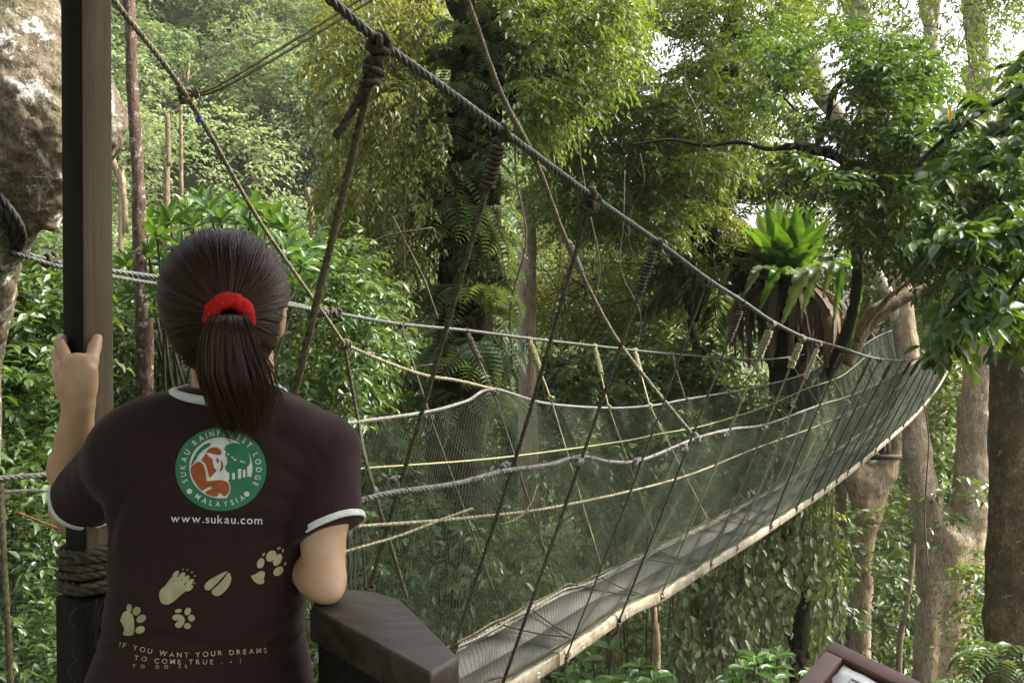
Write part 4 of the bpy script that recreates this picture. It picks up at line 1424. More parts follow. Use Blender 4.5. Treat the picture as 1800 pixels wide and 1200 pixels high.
def build_bridge():
    root = thing("suspension_bridge", "long sagging rope bridge with netted sides and a plank walkway climbing away to the trees", "bridge", (P(900, 1200, 4.0)) * [1, 1, 0])
    c_nr = C_NC * .5 + C_NE * .5
    c_fr = C_FC * .5 + C_FE * .5
    nc = np.array([PL(x, y, C_NC) for x, y in near_cable_px])
    fc = np.array([PL(x, y, C_FC) for x, y in far_cable_px])
    ne = np.array([PL(x, y, C_NE) for x, y in near_edge_px])
    fe = np.array([PL(x, y, C_FE) for x, y in far_edge_px])
    nr = np.array([PL(x, y, c_nr) for x, y in near_rope_px])
    fr = np.array([PL(x, y, c_fr) for x, y in far_rope_px])
    global BR
    BR = dict(nc=nc, fc=fc, ne=ne, fe=fe, nr=nr, fr=fr)
    # start of the deck: level back to the platform
    def curve(a):
        t = np.array([station(p) for p in a])
        o = np.argsort(t)
        zz = a[o, 2]
        tt = t[o]
        cc = BS * a[0][1] - a[0][0]
        def f(s, off=0.0):
            s = np.asarray(s, float)
            z = pchip(tt, zz, s)
            # point on the plan line x = BS*y - cc with x*BD0 + y*BD1 = s
            y = (s + cc * BD[0]) / (BS * BD[0] + BD[1])
            x = BS * y - cc
            return np.stack([x, y, z], -1) + off * BN
        f.lo, f.hi = tt[0], tt[-1]
        return f
    fne, ffe, fnr, ffr = curve(ne), curve(fe), curve(nr), curve(fr)
    s0, s1 = 1.75, min(fne.hi, 24.6)
    # make both deck edges share one height (a level walkway across)
    def deck(s):
        a, b = fne(s), ffe(s)
        z = np.where(np.asarray(s) < fne.lo, np.interp(s, [1.6, fne.lo], [-.06, float(fne(fne.lo)[2])]), (a[..., 2] * .65 + b[..., 2] * .35))
        a[..., 2] = z
        b[..., 2] = z
        return a, b
    # --- main cables
    mb = MB()
    rope(mb, nc, .0105, fine=1.0, seg=6)
    part("main_cable", mb, M['rope_steel'], root)
    mb = MB()
    rope(mb, fc, .0105, fine=1.3, seg=5)
    part("main_cable", mb, M['rope_steel'], root)
    mb = MB()
    a = np.array([PL(x, y + 9 * math.sin((x - 20) / 600 * math.pi) * (1 if x < 500 else 0) + 3, C_FC - .02) for x, y in far_cable_px[:7]])
    rope(mb, a, .0080, fine=1.3, seg=5)
    part("doubled_cable", mb, M['rope_steel'], root)
    mb = MB()
    for px_, py_ in ((88, 458), (590, 551), (577, 547), (566, 549)):
        c = PL(px_, py_, C_FC)
        knot(mb, c, BD, .020, .0085, rngB, 2)
    part("cable_clamp", mb, M['rope_dark'], root)
    # --- net ropes
    mb = MB()
    q = spline(nr, .02)
    rope(mb, nr, .0088, fine=1.3, seg=5)
    for i in range(0, len(q) - 3, 9):
        if rngB.random() < .75 and station(q[i]) < 14:
            coil(mb, q[i], q[i] + (q[min(i + 2, len(q) - 1)] - q[i]) * .5, .0098, .0020, 1.5, 4)
    part("hand_rope", mb, M['rope_grey'], root)
    mb = MB()
    rope(mb, fr, .0090, fine=1.5, seg=5)
    part("hand_rope", mb, M['rope_grey'], root)
    # --- the middle ropes of the nets: a pale yellow one each side
    def midrope(pxs, c, r, mat):
        m_ = MB()
        tube(m_, [PL(x, y, c) for x, y in pxs], r, 6, step=.08)
        part("middle_rope", m_, mat, root)
    midrope([(560, 832), (610, 826), (650, 822), (880, 804), (1090, 776), (1160, 762), (1240, 747), (1340, 716), (1420, 682), (1480, 660), (1530, 620)], C_FE + .37 * .62, .0052, M['rope_yellow'])
    midrope([(560, 934), (628, 925), (820, 910), (995, 887), (1200, 838), (1330, 787), (1440, 747), (1510, 716), (1580, 680), (1640, 628)], C_NE - .37 * .62, .0058, M['rope_pale'])
    midrope([(560, 985), (620, 965), (700, 942), (770, 915), (830, 893)], C_NE - .30, .0042, M['rope_pale'])
    midrope([(880, 921), (905, 914), (925, 898), (940, 872), (946, 850)], C_NE - .30, .0038, M['rope_yellow'])
    # --- deck
    N = 21
    brk = np.linspace(s0, s1, N + 1)
    for k in range(N):
        g = .008
        ss = np.linspace(brk[k] + g, brk[k + 1] - g, 9)
        a, b = deck(ss)
        m_ = MB()
        for j, (f0, f1) in enumerate(((.05, .495), (.505, .95))):
            dz = rngB.normal(0, .003) - .002
            A = a + (b - a) * f0 + [0, 0, dz]
            B = a + (b - a) * f1 + [0, 0, dz]
            V = np.concatenate([A, B, A - [0, 0, .02], B - [0, 0, .02]])
            n = len(ss)
            i = np.arange(n - 1)
            F = np.concatenate([np.stack([i, i + 1, n + i + 1, n + i], 1), np.stack([2 * n + i, 3 * n + i, 3 * n + i + 1, 2 * n + i + 1], 1),
                                np.stack([i, 2 * n + i, 2 * n + i + 1, i + 1], 1), np.stack([n + i, n + i + 1, 3 * n + i + 1, 3 * n + i], 1),
                                [[0, n, 3 * n, 2 * n], [n - 1, 3 * n - 1, 4 * n - 1, 2 * n - 1][::-1]]])
            m_.add(V, F)
        part("walkway_board", m_, M['boards'], root, smooth=False)
    # ladder beams along both edges, in lengths
    M_ = 11
    brk2 = np.linspace(s0, s1, M_ + 1)
    for side in (0, 1):
        for k in range(M_):
            ss = np.linspace(brk2[k] + .004, brk2[k + 1] - .004, 12)
            a, b = deck(ss)
            e = a if side == 0 else b
            o = BN * (1 if side == 0 else -1)
            m_ = MB()
            sec = [(-.018, .016), (.016, .016), (.020, .010), (.020, -.040), (.016, -.046), (-.018, -.046)]
            V = np.stack([e + o * x + [0, 0, z_] for x, z_ in sec], 1).reshape(-1, 3)
            n, h = len(ss), len(sec)
            i = np.arange(n - 1)[:, None] * h
            j = np.arange(h)[None]
            jj = (j + 1) % h
            F = np.stack([i + j, i + jj, i + h + jj, i + h + j], -1).reshape(-1, 4)
            m_.add(V, F if side == 0 else F[:, ::-1], [list(range(h)), list(range((n - 1) * h, n * h))[::-1]])
            beam = part("side_beam", m_, M['ladder'], root, smooth=False)
            if side == 0:
                for f in (.12, .38, .62, .90):
                    s = brk2[k] + (brk2[k + 1] - brk2[k]) * f
                    a1, _ = deck(np.array([s]))
                    c = a1[0] + BN * .0205 + [0, 0, -.020]
                    aa = np.linspace(0, 2 * np.pi, 15)
                    tq = c + np.cos(aa)[:, None] * BD * .0105 + np.sin(aa)[:, None] * np.array([0, 0, .0105])
                    V, Fs = tube_vf(tq, .0035, 5, False)
                    part("bolt_ring", MB().add(V, *Fs), M['ring'], beam)
                    part("bolt_hole", MB().add(np.vstack([c[None] - BN * .0002, tq[:-1]]), [[0, 1 + q_, 1 + (q_ + 1) % 14] for q_ in range(14)]), M['hole'], beam)
    # ropes lashed along and across the walkway
    ss = np.arange(s0, s1, .12)
    a, b = deck(ss)
    for e, o, mt in ((a, -.030, 'rope_moss'), (b, .030, 'rope_grey'), (b, -.012, 'rope_moss')):
        m_ = MB()
        pts = e + BN * o + [0, 0, .024] + rngB.standard_normal((len(ss), 3)) * .005
        tube(m_, pts, .0062, 5, step=.06)
        part("edge_rope", m_, M[mt], root)
    for s in (4.05, 4.95, 5.9, 7.6, 10.0):
        for ds, de in ((0, .0), (0, .32)):
            a1, _ = deck(np.array([s]))
            _, b1 = deck(np.array([s + de * (1 if s < 9 else 2)]))
            pts = [a1[0] + [0, 0, .022], (a1[0] + b1[0]) / 2 + [0, 0, .010], b1[0] + [0, 0, .022]]
            part("cross_lashing", tube_mb(pts, .0048), M['rope_moss'], root)
    # --- hangers: near side
    near = [  # top px, bottom px, radius, material, wrap (radius factor, length), colour of wrap
        ((667, 78), (285, 1600), .0090, 'rope_moss', None),
        ((884, 234), (640, 1030), .0075, 'rope_moss', (.020, .115)),
        ((1040, 346), (790, 1130), .0074, 'rope_dark', None),
        ((1154, 426), (873, 1205), .0072, 'rope_dark', (.017, .16)),
        ((1243, 496), (988, 1152), .0042, 'rope_dark', None),
        ((1305, 534), (1080, 1092), .0062, 'rope_dark', (.019, .15)),
        ((1357, 570), (1156, 1044), .0058, 'rope_yellow', (.022, .15)),
        ((1410, 595), (1244, 988), .0058, 'rope_yellow', (.022, .16)),
        ((1440, 604), (1290, 960), .0058, 'rope_pale', (.014, .22)),
        ((1483, 615), (1349, 924), .0075, 'rope_dark', (.02, .12)),
        ((1530, 630), (1395, 892), .0070, 'rope_dark', (.016, .2)),
        ((1546, 633), (1423, 876), .0070, 'rope_dark', None),
        ((1568, 635), (1446, 858), .0080, 'rope_dark', (.02, .15)),
        ((1588, 634), (1466, 845), .0070, 'rope_dark', None),
        ((1603, 632), (1486, 830), .0075, 'rope_dark', (.02, .15)),
        ((1618, 629), (1510, 812), .0080, 'rope_dark', (.02, .2)),
        ((1630, 626), (1535, 792), .0080, 'rope_dark', None),
        ((1641, 622), (1560, 770), .0080, 'rope_dark', (.02, .2)),
        ((1652, 617), (1585, 748), .0080, 'rope_dark', None),
        ((1662, 612), (1610, 721), .0080, 'rope_dark', (.02, .2)),
        ((1671, 604), (1632, 694), .0080, 'rope_dark', None),
    ]
    for i, (tp, bt, r, mt, wrap) in enumerate(near):
        T = PL(*tp, C_NC)
        B = PL(*bt, C_NE) + BN * .022
        m_ = MB()
        ax = nrm(B - T)
        L = np.linalg.norm(B - T)
        w0 = 0.02 + (wrap[1] if wrap else .03)
        lowp = B + [0, 0, -.066]
        rope(m_, [T + ax * .015, T + ax * L * .5 + rngB.normal(0, .006, 3), B + ax * 0], r, fine=1.0 if i < 5 else 1.8, seg=6 if i < 5 else 4)
        # loop under the side beam
        rope(m_, [B, B - BN * .004 + [0, 0, -.045], B - BN * .03 + [0, 0, -.070], B - BN * .06 + [0, 0, -.05]], r * .9, fine=1.5, seg=4)
        h = part("hanger_rope", m_, M[mt], root)
        k_ = MB()
        if i in (0, 2):
            knot(k_, T, nrm(nc[4] - nc[3]), .0175, .0085, rngB, 3)
            knot(k_, T + ax * .032, ax, .0155, .0080, rngB, 3)
            if i == 0:
                knot(k_, T + ax * .066, ax, .0180, .0088, rngB, 3)
                a0 = T + ax * .085
                rope(k_, [a0 + BD * -.01, a0 + ax * .06 - BN * .02 - BD * .014, a0 + ax * .115 - BN * .03 - BD * .034], .0090, seg=6)
            else:
                coil(k_, T + ax * .03 + BD * .02, T + ax * .03 - BD * .02, .026, .0055, 2.5, 5)
        else:
            knot(k_, T, nrm(nc[8] - nc[7]), .016 if i < 9 else .014, .0062, rngB, 2, 5)
            if wrap:
                coil(k_, T + ax * .035, T + ax * (.035 + wrap[1]), wrap[0] * .82, max(.0044, r * .72), wrap[1] / .0135, 5, .09, rngB)
        for f in (L * .0,):
            pass
        knot(k_, B + [0, 0, -.005], ax, .013, .0062, rngB, 2, 4)
        part("knot", k_, M[mt if mt != 'rope_moss' else 'rope_dark'], h)
    # knots where the hangers cross the hand rope
    for i, (tp, bt, r, mt, wrap) in enumerate(near[1:12]):
        T, B = PL(*tp, C_NC), PL(*bt, C_NE)
        fr_ = np.linspace(0, 1, 200)
        pts = T + (B - T) * fr_[:, None]
        st = pts @ BD
        d = pts[:, 2] - fnr(st)[:, 2]
        j = int(np.argmin(np.abs(d)))
        k_ = MB()
        knot(k_, pts[j], nrm(nr[4] - nr[3]), .0155, .0068 if i < 5 else .0055, rngB, 3, 5)
        part("knot", k_, M['rope_grey'], root)
    # --- hangers: far side
    far = [((705, 571), (757, 735), (890, 1098), .0055, 'rope_dark', None), ((820, 583), (868, 690), (985, 1052), .0058, 'rope_dark', (.014, .22)),
           ((930, 597), (968, 700), (1062, 1012), .0055, 'rope_yellow', (.016, .30)), ((1045, 609), (1070, 716), (1160, 966), .0055, 'rope_yellow', (.016, .30)),
           ((1116, 616), (1142, 713), (1250, 924), .0052, 'rope_pale', (.014, .30)), ((1180, 622), (1205, 702), (1320, 886), .0055, 'rope_dark', (.016, .12)),
           ((1250, 628), (1280, 690), (1380, 851), .0055, 'rope_moss', (.012, .35)), ((1285, 630), (1310, 684), (1412, 832), .0055, 'rope_moss', (.014, .2)),
           ((1320, 632), (1345, 676), (1440, 815), .0058, 'rope_yellow', (.016, .3)), ((1385, 628), (1405, 660), (1490, 785), .0058, 'rope_yellow', (.016, .3)),
           ((1430, 619), (1450, 640), (1520, 765), .006, 'rope_pale', (.014, .3)), ((1480, 605), (1495, 620), (1560, 734), .006, 'rope_pale', None), ((1530, 580), (1540, 596), (1600, 700), .006, 'rope_pale', None)]
    for i, (tp, md, bt, r, mt, wrap) in enumerate(far):
        T, K, B = PL(*tp, C_FC), PL(*md, c_fr), PL(*bt, C_FE)
        m_ = MB()
        if i < 4:
            rope(m_, [T, K], r, fine=1.6, seg=4)
            rope(m_, [K, B], r, fine=1.6, seg=4)
        else:
            tube(m_, [T, K], r, 5, n=8)
            tube(m_, [K, B], r * .9, 5, n=8)
        h = part("hanger_rope", m_, M[mt], root)
        k_ = MB()
        knot(k_, T, BD, .016, .0065, rngB, 2, 4)
        knot(k_, K, BD, .016, .0065, rngB, 2, 4)
        if wrap:
            ax = nrm(K - T)
            coil(k_, T + ax * .04, T + ax * (.04 + wrap[1]), wrap[0], .0058, wrap[1] / .02, 4, .06, rngB)
        part("knot", k_, M[mt], h)
    # --- nets: cords running both diagonals between hand rope and deck edge
    def net(fa, fb, sa, sb, pitch, drop, rad, sag):
        H = 1.0
        rows = 12
        Vs, Fs, n0 = [], [], 0
        cnt = int((sb - sa) / pitch)
        for dr in (-1, 1):
            for i in range(cnt):
                st0 = sa + i * pitch + rngB.normal(0, pitch * .06)
                g = np.linspace(0, 1, rows)
                st = st0 + dr * (g - .5) * drop
                if st.min() < sa - .3 or st.max() > sb + .3:
                    continue
                A, B = fa(st), fb(st)
                p = A + (B - A) * g[:, None]
                p = p + BN * (sag * np.sin(g * np.pi) * (1 + .35 * np.sin(st * 2.1)))[:, None] + BN * (.010 * np.sin(st * 13 + g * 9))[:, None]
                p = p + (vnoise(p, 7.0, 4) * .006)[:, None]
                V, F = tube_vf(p, rad(st), 3, False)
                Vs.append(V)
                Fs.append(F[0] + n0)
                n0 += len(V)
        return np.concatenate(Vs), {4: np.concatenate(Fs)}
    fdeck_n = lambda s: deck(s)[0]
    fdeck_f = lambda s: deck(s)[1]
    rad = lambda st: np.clip(.00062 + st * .000055, .0007, .0018)
    for fa, fb, sg in ((fnr, fdeck_n, .03), (ffr, fdeck_f, -.03)):
        lo = max(fa.lo, 1.9)
        hi = min(fa.hi, s1)
        V1, F1 = net(fa, fb, lo, hi, .025, .80, rad, sg)
        part("side_net", (V1, F1), M['net'], root, smooth=False)
    return root

def build_ropes():
    # stay ropes that come down from overhead to the hand ropes
    c_nr = C_NC * .5 + C_NE * .5
    end = PL(1222, 770, c_nr)
    pts = [P(770, -130, 2.3), P(820, 0, 2.55), P(880, 165, 2.95), P(942, 285, 3.3), P(1003, 440, 3.8), P(1090, 605, 4.5), end]
    root = thing("stay_rope", "thick pale twisted stay rope slanting from above down to the near net", "rope", pts[0])
    mb = MB()
    rope(mb, pts, .0098, fine=.9, seg=6)
    part("rope_strands", mb, M['rope_pale2'], root)
    mb = MB()
    knot(mb, pts[-1], nrm(pts[-1] - pts[-2]), .019, .008, rngB, 3)
    coil(mb, P(998, 425, 3.76), P(1020, 478, 3.95), .0125, .0042, 11, 5)
    part("knot", mb, M['rope_grey'], root)
    tip = PL(605, 605, c_nr * 0 + (C_FC * .5 + C_FE * .5))
    pts = [P(120, -125, 2.1), P(200, 0, 2.25), P(330, 172, 2.6), P(458, 392, 3.3), P(575, 560, 3.9), tip]
    root = thing("stay_rope", "thick twisted stay rope running from the top left corner down behind the head", "rope", pts[0])
    mb = MB()
    rope(mb, pts, .0074, fine=1.0, seg=6)
    part("rope_strands", mb, M['rope_pale2'], root)
    mb = MB()
    knot(mb, P(326, 168, 2.6), [0, 0, 1], .014, .006, rngB, 3)
    knot(mb, tip, BD, .018, .008, rngB, 3)
    part("knot", mb, M['rope_moss'], root)
    mb = MB()
    coil(mb, P(348, 207, 2.64), P(351, 213, 2.65), .0090, .0016, 3, 5)
    part("tape", mb, M['tape'], root)
    # its continuation: one leg down to the deck, one sweeping to the far hand rope
    cf = C_FC * .5 + C_FE * .5
    mb = MB()
    rope(mb, [tip, PL(672, 634, cf), PL(745, 659, cf), PL(805, 669, cf), PL(868, 684, cf)], .0088, fine=1.2, seg=5)
    o = part("stay_rope", mb, M['rope_pale2'], None, base=tip)
    tag(o, "twisted rope dipping from the left stay to the peak of the far net", "rope")
    mb = MB()
    rope(mb, [tip, PL(630, 740, cf), PL(650, 835, C_FE + .2), PL(715, 1050, C_FE + .05)], .0085, fine=1.4, seg=5)
    o = part("drop_rope", mb, M['rope_dark'], None, base=tip)
    tag(o, "thin rope dropping beside the person's shoulder through the far net to the deck", "rope")
    # doubled cord from the left stay to the upper right
    mb = MB()
    a = P(328, 170, 2.6)
    tube(mb, [a, P(400, 141, 2.62), P(640, -5, 2.75), P(760, -80, 2.8)], .0042, 6, step=.03)
    tube(mb, [a + [0, .01, .002], P(405, 148, 2.63), P(648, 4, 2.76), P(760, -66, 2.8)], .0036, 6, step=.03)
    coil(mb, P(340, 166, 2.61), P(352, 160, 2.61), .010, .0042, 3, 5)
    root = part("doubled_cord", mb, M['rope_moss'], None, base=a)
    tag(root, "thin doubled cord tied to the left stay and running up to the right", "cord")
    mb = MB()
    tube(mb, [P(350, 165, 2.6), P(351, 185, 2.6), P(349, 205, 2.6)], .0022, 5, n=8)
    o = part("cord_tail", mb, M['rope_yellow'], root)
    mb = MB()
    tube(mb, [P(353, 172, 2.6), P(357, 184, 2.6)], .0025, 6, n=4)
    part("tape", mb, M['tape'], root)
    # old net fence at the left of the platform
    root = thing("rope_fence", "rope and net side rail left of the post, two grey ropes above a thin net", "fence", P(-20, 1400, 2.6) * [1, 1, 0])
    mb = MB()
    rope(mb, [P(-160, 858, 2.3), P(-20, 842, 2.4), P(60, 836, 2.5), P(118, 826, 2.6)], .0075, seg=5)
    rope(mb, [P(-160, 878, 2.3), P(-20, 866, 2.4), P(50, 862, 2.5), P(118, 863, 2.6)], .0050, seg=5)
    part("hand_rope", mb, M['rope_grey'], root)
    mb = MB()
    rope(mb, [P(2, 850, 2.4), P(8, 1000, 2.3), P(22, 1250, 2.2)], .0075, seg=5)
    part("upright_rope", mb, M['rope_moss'], root)
    mb = MB()
    tube(mb, [P(30, 900, 2.5), P(75, 918, 2.55), P(128, 938, 2.6)], .0032, 5, n=12)
    part("loose_cord", mb, M['rope_red'], root)
    mb = MB()
    for i in range(44):
        y = 905 + i * 9.0
        tube(mb, [P(-60, y + rngB.normal(0, 2), 2.4), P(20, y + 5 + rngB.normal(0, 2), 2.45), P(126, y + rngB.normal(0, 3), 2.6)], .00045, 3, n=8, cap=False)
    for i in range(6):
        x = -55 + i * 31.2
        tube(mb, [P(x, 868, 2.45), P(x + rngB.normal(0, 3), 1080, 2.4), P(x + 4, 1300, 2.3)], .00055, 3, n=8, cap=False)
    part("net", mb, M['net'], root)

M['post_black_and_shade'] = m_plain('black_timber_and_shade', (.006, .005, .004), (.016, .013, .010), 40, .8, .2, .3, (1, 1, .1))  # black timber; also stands in for shade on the post's left face
M['rope_pale2'] = m_plain("weathered_laid_rope", (.075, .068, .045), (.24, .22, .155), 60, .9, .1, .5)
M['rope_red'] = m_plain("faded_red_cord", (.16, .05, .03), (.24, .10, .06), 40, .85, .1)
platform = build_platform()
build_sign()
bridge = build_bridge()
build_ropes()
# ------------------------------------------------------------------ ground
def hgt(x, y):
    x, y = mul(x, y)
    left = 1 / (1 + np.exp((x + 1.0 - .02 * y) / 5.0))          # the hillside stands on the left
    up = np.clip(y - 20, 0, 80)
    h = -13 + up * (.10 + .70 * left) - .06 * np.clip(-x - 6, 0, 30) + .25 * np.clip(-x - 5, 0, 30) * (y < 60)
    p = np.stack([x, y, 0 * x], -1)
    return h + vnoise(p, .11, 5) * 1.2 + vnoise(p, .35, 6) * .3

def build_ground():
    g = np.concatenate([-np.geomspace(60, 900, 14)[::-1], np.linspace(-56, 56, 113), np.geomspace(60, 900, 14)])
    gy = np.concatenate([-np.geomspace(12, 700, 12)[::-1], np.linspace(-10, 104, 115), np.geomspace(108, 900, 12)])
    X, Y = np.meshgrid(g, gy, indexing='ij')
    Z = hgt(X, np.clip(Y, -10, 104))
    V = np.stack([X, Y, Z], -1).reshape(-1, 3)
    n = len(gy)
    i = np.arange(len(g) - 1)[:, None] * n + np.arange(n - 1)[None]
    F = np.stack([i, i + n, i + n + 1, i + 1], -1).reshape(-1, 4)
    mb = MB().add(V, F)
    o = part("ground", mb, M['ground'])
    o["kind"] = "structure"
    o["label"] = "leaf-littered forest floor sloping up to the left behind the bridge"
build_ground()

# ------------------------------------------------------------------ trunks
rngT = np.random.default_rng(21)

def ntube(mb, pts, rad, seg=20, step=.12, amp=.10, f=2.0, seed=0, cap=True):
    """a trunk or branch: lumpy, out-of-round"""
    pts = np.asarray(pts, float)
    q = spline(np.column_stack([pts, rad]), step)
    V, Fs = tube_vf(q[:, :3], q[:, 3], seg, cap)
    c = np.repeat(q[:, :3], seg, 0)
    d = V[:len(c)] - c
    k = 1 + amp * fbm(V[:len(c)] * np.array([1, 1, .45]), f, seed, 3)
    V[:len(c)] = c + d * k[:, None]
    mb.add(V, *Fs)

def pp(lst, Y):
    """[(px, py, r_px) or (px, py, r_px, Y)] -> points, radii"""
    pts, r = [], []
    for e in lst:
        y = e[3] if len(e) > 3 else Y
        pts.append(P(e[0], e[1], y))
        r.append(e[2] * y / F_PX)
    return np.array(pts), np.array(r)

def to_ground(p, r, flare=1.5):
    z = float(hgt(p[0], p[1]))
    return [p * [1, 1, 0] + [0, 0, z + .6], p * [1, 1, 0] + [0, 0, z - .3]], [r * 1.1, r * flare]

def trunk_tree(name, label, lst, Y, mat, group=None, ground=True, branches=(), seg=20, amp=.10, f=2.0, step=.12, extend_up=None):
    pts, r = pp(lst, Y)
    pts, r = list(pts), list(r)
    if ground:
        gp, gr = to_ground(pts[-1], r[-1])
        if gp[0][2] > pts[-1][2] - .5:
            gp, gr = gp[1:], gr[1:]
        pts += gp
        r += gr
    root = thing(name, label, "tree", pts[-1], group)
    mb = MB()
    ntube(mb, pts, r, seg, step, amp, f, int(rngT.integers(1e4)))
    part("trunk", mb, M[mat], root)
    for br in branches:
        bp, brr = pp(br, Y)
        mb = MB()
        ntube(mb, bp, brr, max(7, seg // 2), step, amp * 1.3, f * 2, int(rngT.integers(1e4)))
        part("branch", mb, M[mat], root)
    return root

T = {}
def build_trunks():
    # big lichened limb at the left edge, its burr ending above the shrubs; the far cable is tied round it
    root = thing("burred_tree", "huge lichen-spotted tree limb with a bulging burr at the top left corner", "tree", P(-60, 460, 3.2) * [1, 1, 1])
    Y = 3.2
    k = Y / F_PX
    s = SDF(P(-330, 640, 2.6) - [0, 0, .2], P(300, -160, 3.2) + [.1, .65, .2], .011)
    R = lambda px: px * k
    s.chain([P(-20, -170, Y), P(-15, -40, Y), P(0, 60, Y + .02)], [R(95), R(92), R(100)], .05)
    s.chain([P(0, 60, Y + .02), P(55, 175, Y + .03), P(62, 225, Y + .03)], [R(100), R(128), R(132)], .08)
    s.ell(P(150, 205, Y + .06), (R(72), R(80), R(62)), .05)
    s.chain([P(62, 225, Y), P(52, 300, Y), P(40, 345, Y)], [R(120), R(85), R(48)], .06)
    s.chain([P(70, 300, Y - .02), P(84, 350, Y - .02), P(92, 394, Y)], [R(55), R(30), R(13)], .03)
    s.chain([P(40, 310, Y), P(5, 400, Y), P(-40, 520, Y + .1), P(-80, 700, Y + .2)], [R(75), R(45), R(55), R(70)], .05)
    v, f = s.mesh(1)
    v, f = roughen(v, f, .009, 11, 3, 4)
    v, f = roughen(v, f, .008, 34, 8, 3)
    part("trunk", (v, f), M['bark_big'], root)
    mb = MB()
    g0 = P(-80, 690, Y + .2)
    ntube(mb, [g0 + [0, 0, .15], g0 + [-.1, .1, -2], [g0[0] - .2, g0[1] + .2, hgt(g0[0], g0[1]) - .3]], [R(75), R(90), R(140)], 20)
    part("lower_trunk", mb, M['bark_big'], root)
    mb = MB()
    for dx, r in ((0, .017), (-16, .015), (12, .012)):
        rope(mb, [P(-60 + dx, 300, Y - .16), P(-12 + dx, 345, Y - .17), P(22 + dx, 392, Y - .13), P(34 + dx * .5, 425, Y - .06), P(20, 446, Y - .02), P(-30, 470, Y + .02)], r, fine=1.2)
    part("cable_sling", mb, M['rope_black'], root)
    T['burr'] = root

    T['slim'] = trunk_tree("slender_tree", "slender reddish-brown trunk standing just right of the square post", [(222, -60, 10), (229, 40, 10), (232, 140, 10), (239, 250, 11), (243, 330, 11), (246, 450, 11.5), (250, 560, 11), (256, 690, 11), (262, 900, 12)], 5.4, 'bark_red', amp=.16, f=9, step=.04, seg=16)
    # main central tree, wrapped in ferns
    T['center'] = trunk_tree("fern_clad_tree", "broad dark trunk wrapped in ferns and moss behind the hanging ropes", [(862, -140, 40), (850, 0, 45), (842, 110, 47), (834, 230, 46), (830, 340, 50), (822, 450, 50), (815, 560, 52), (806, 680, 48), (800, 800, 46), (800, 1000, 48)], 9.5, 'bark_dark', amp=.20, f=3.5, seg=32, step=.06,
        branches=[[(850, 90, 14), (800, 20, 11), (770, -60, 9)], [(872, 140, 12, 9.5), (940, 205, 8, 9.4), (1000, 210, 6, 9.2), (1030, 150, 14, 9.2), (1046, 100, 5, 9.2)], [(848, 250, 10), (790, 300, 6), (740, 330, 4)]])
    T['pale'] = trunk_tree("pale_tree", "pale straight trunk rising behind the right side of the fern-clad tree", [(925, 330, 15), (926, 430, 16), (926, 560, 17), (928, 700, 17), (930, 900, 18), (932, 1010, 18)], 14.5, 'bark_pale', amp=.08)
    # epiphyte limb and the trunk that carries the nest fern
    T['epi'] = trunk_tree("epiphyte_tree", "dark crooked tree carrying the big nest fern, shaggy with moss and ferns", [(1310, -60, 15), (1292, 20, 18), (1282, 80, 26), (1280, 140, 22), (1275, 205, 17), (1258, 270, 18), (1222, 335, 22), (1218, 375, 26), (1245, 425, 27), (1290, 462, 30), (1350, 500, 36), (1378, 560, 44), (1385, 640, 40), (1388, 780, 30), (1392, 900, 26), (1400, 1010, 26)], 14.0, 'bark_dark', amp=.28, f=3.2, seg=24, step=.08,
        branches=[[(1275, 205, 8), (1320, 170, 6), (1345, 110, 5), (1360, 20, 4)], [(1282, 100, 7), (1210, 118, 4), (1120, 150, 3)], [(1218, 350, 9), (1180, 320, 7), (1140, 322, 5)], [(1235, 510, 9, 13.6), (1222, 560, 8, 13.4), (1240, 500, 7, 13.3), (1300, 512, 6, 13.4)]])
    T['lean'] = trunk_tree("leaning_tree", "blotched pale leaning trunk crossing the canopy above the nest fern", [(1300, 60, 12), (1338, 122, 12), (1372, 180, 13), (1400, 225, 14), (1420, 262, 12), (1448, 320, 10), (1478, 372, 9), (1515, 440, 10, 18), (1562, 520, 11, 19.3), (1590, 600, 10, 19.6)], 17.0, 'bark_birch', ground=False, amp=.08)
    T['bent'] = trunk_tree("bent_tree", "thin dark bent tree with twisting limbs in front of the right canopy", [(1516, 335, 9), (1512, 380, 9), (1506, 430, 8, 11), (1504, 520, 9, 11.8), (1482, 600, 9, 12.8), (1440, 680, 10, 13.6), (1396, 760, 12, 14)], 10.8, 'twig', ground=False, amp=.2, f=6, seg=12, step=.05,
        branches=[[(1516, 340, 9), (1500, 305, 8), (1468, 274, 9), (1425, 264, 8), (1398, 257, 6), (1350, 262, 4.5), (1300, 250, 4), (1240, 256, 3.5), (1180, 246, 2.5), (1110, 254, 1.5)],
                  [(1430, 262, 5), (1448, 235, 5), (1455, 205, 5), (1466, 158, 5), (1500, 138, 3), (1560, 120, 2)],
                  [(1516, 340, 8), (1550, 322, 6), (1600, 320, 4), (1660, 345, 3), (1730, 350, 3)],
                  [(1450, 240, 3.5), (1400, 195, 3), (1360, 150, 2.5), (1345, 120, 2)],
                  [(1506, 430, 5), (1540, 410, 5), (1600, 405, 4), (1650, 425, 3), (1700, 470, 2.5)],
                  [(1605, 300, 2.5), (1650, 250, 2.5), (1720, 200, 2.5), (1800, 160, 2)]])
    # mossy branch that forks just behind the net, right of the nest fern
    root = thing("mossy_branch", "mossy fallen branch resting behind the far end of the net, right of the nest fern", "branch", P(1495, 620, 13.4))
    mb = MB()
    ntube(mb, *pp([(1485, 640, 13), (1505, 600, 14), (1530, 560, 15), (1570, 532, 14), (1620, 512, 11), (1680, 485, 8), (1760, 460, 6)], 13.4), seg=14, step=.05, amp=.22, f=5)
    part("branch", mb, M['bark_moss'], root)
    mb = MB()
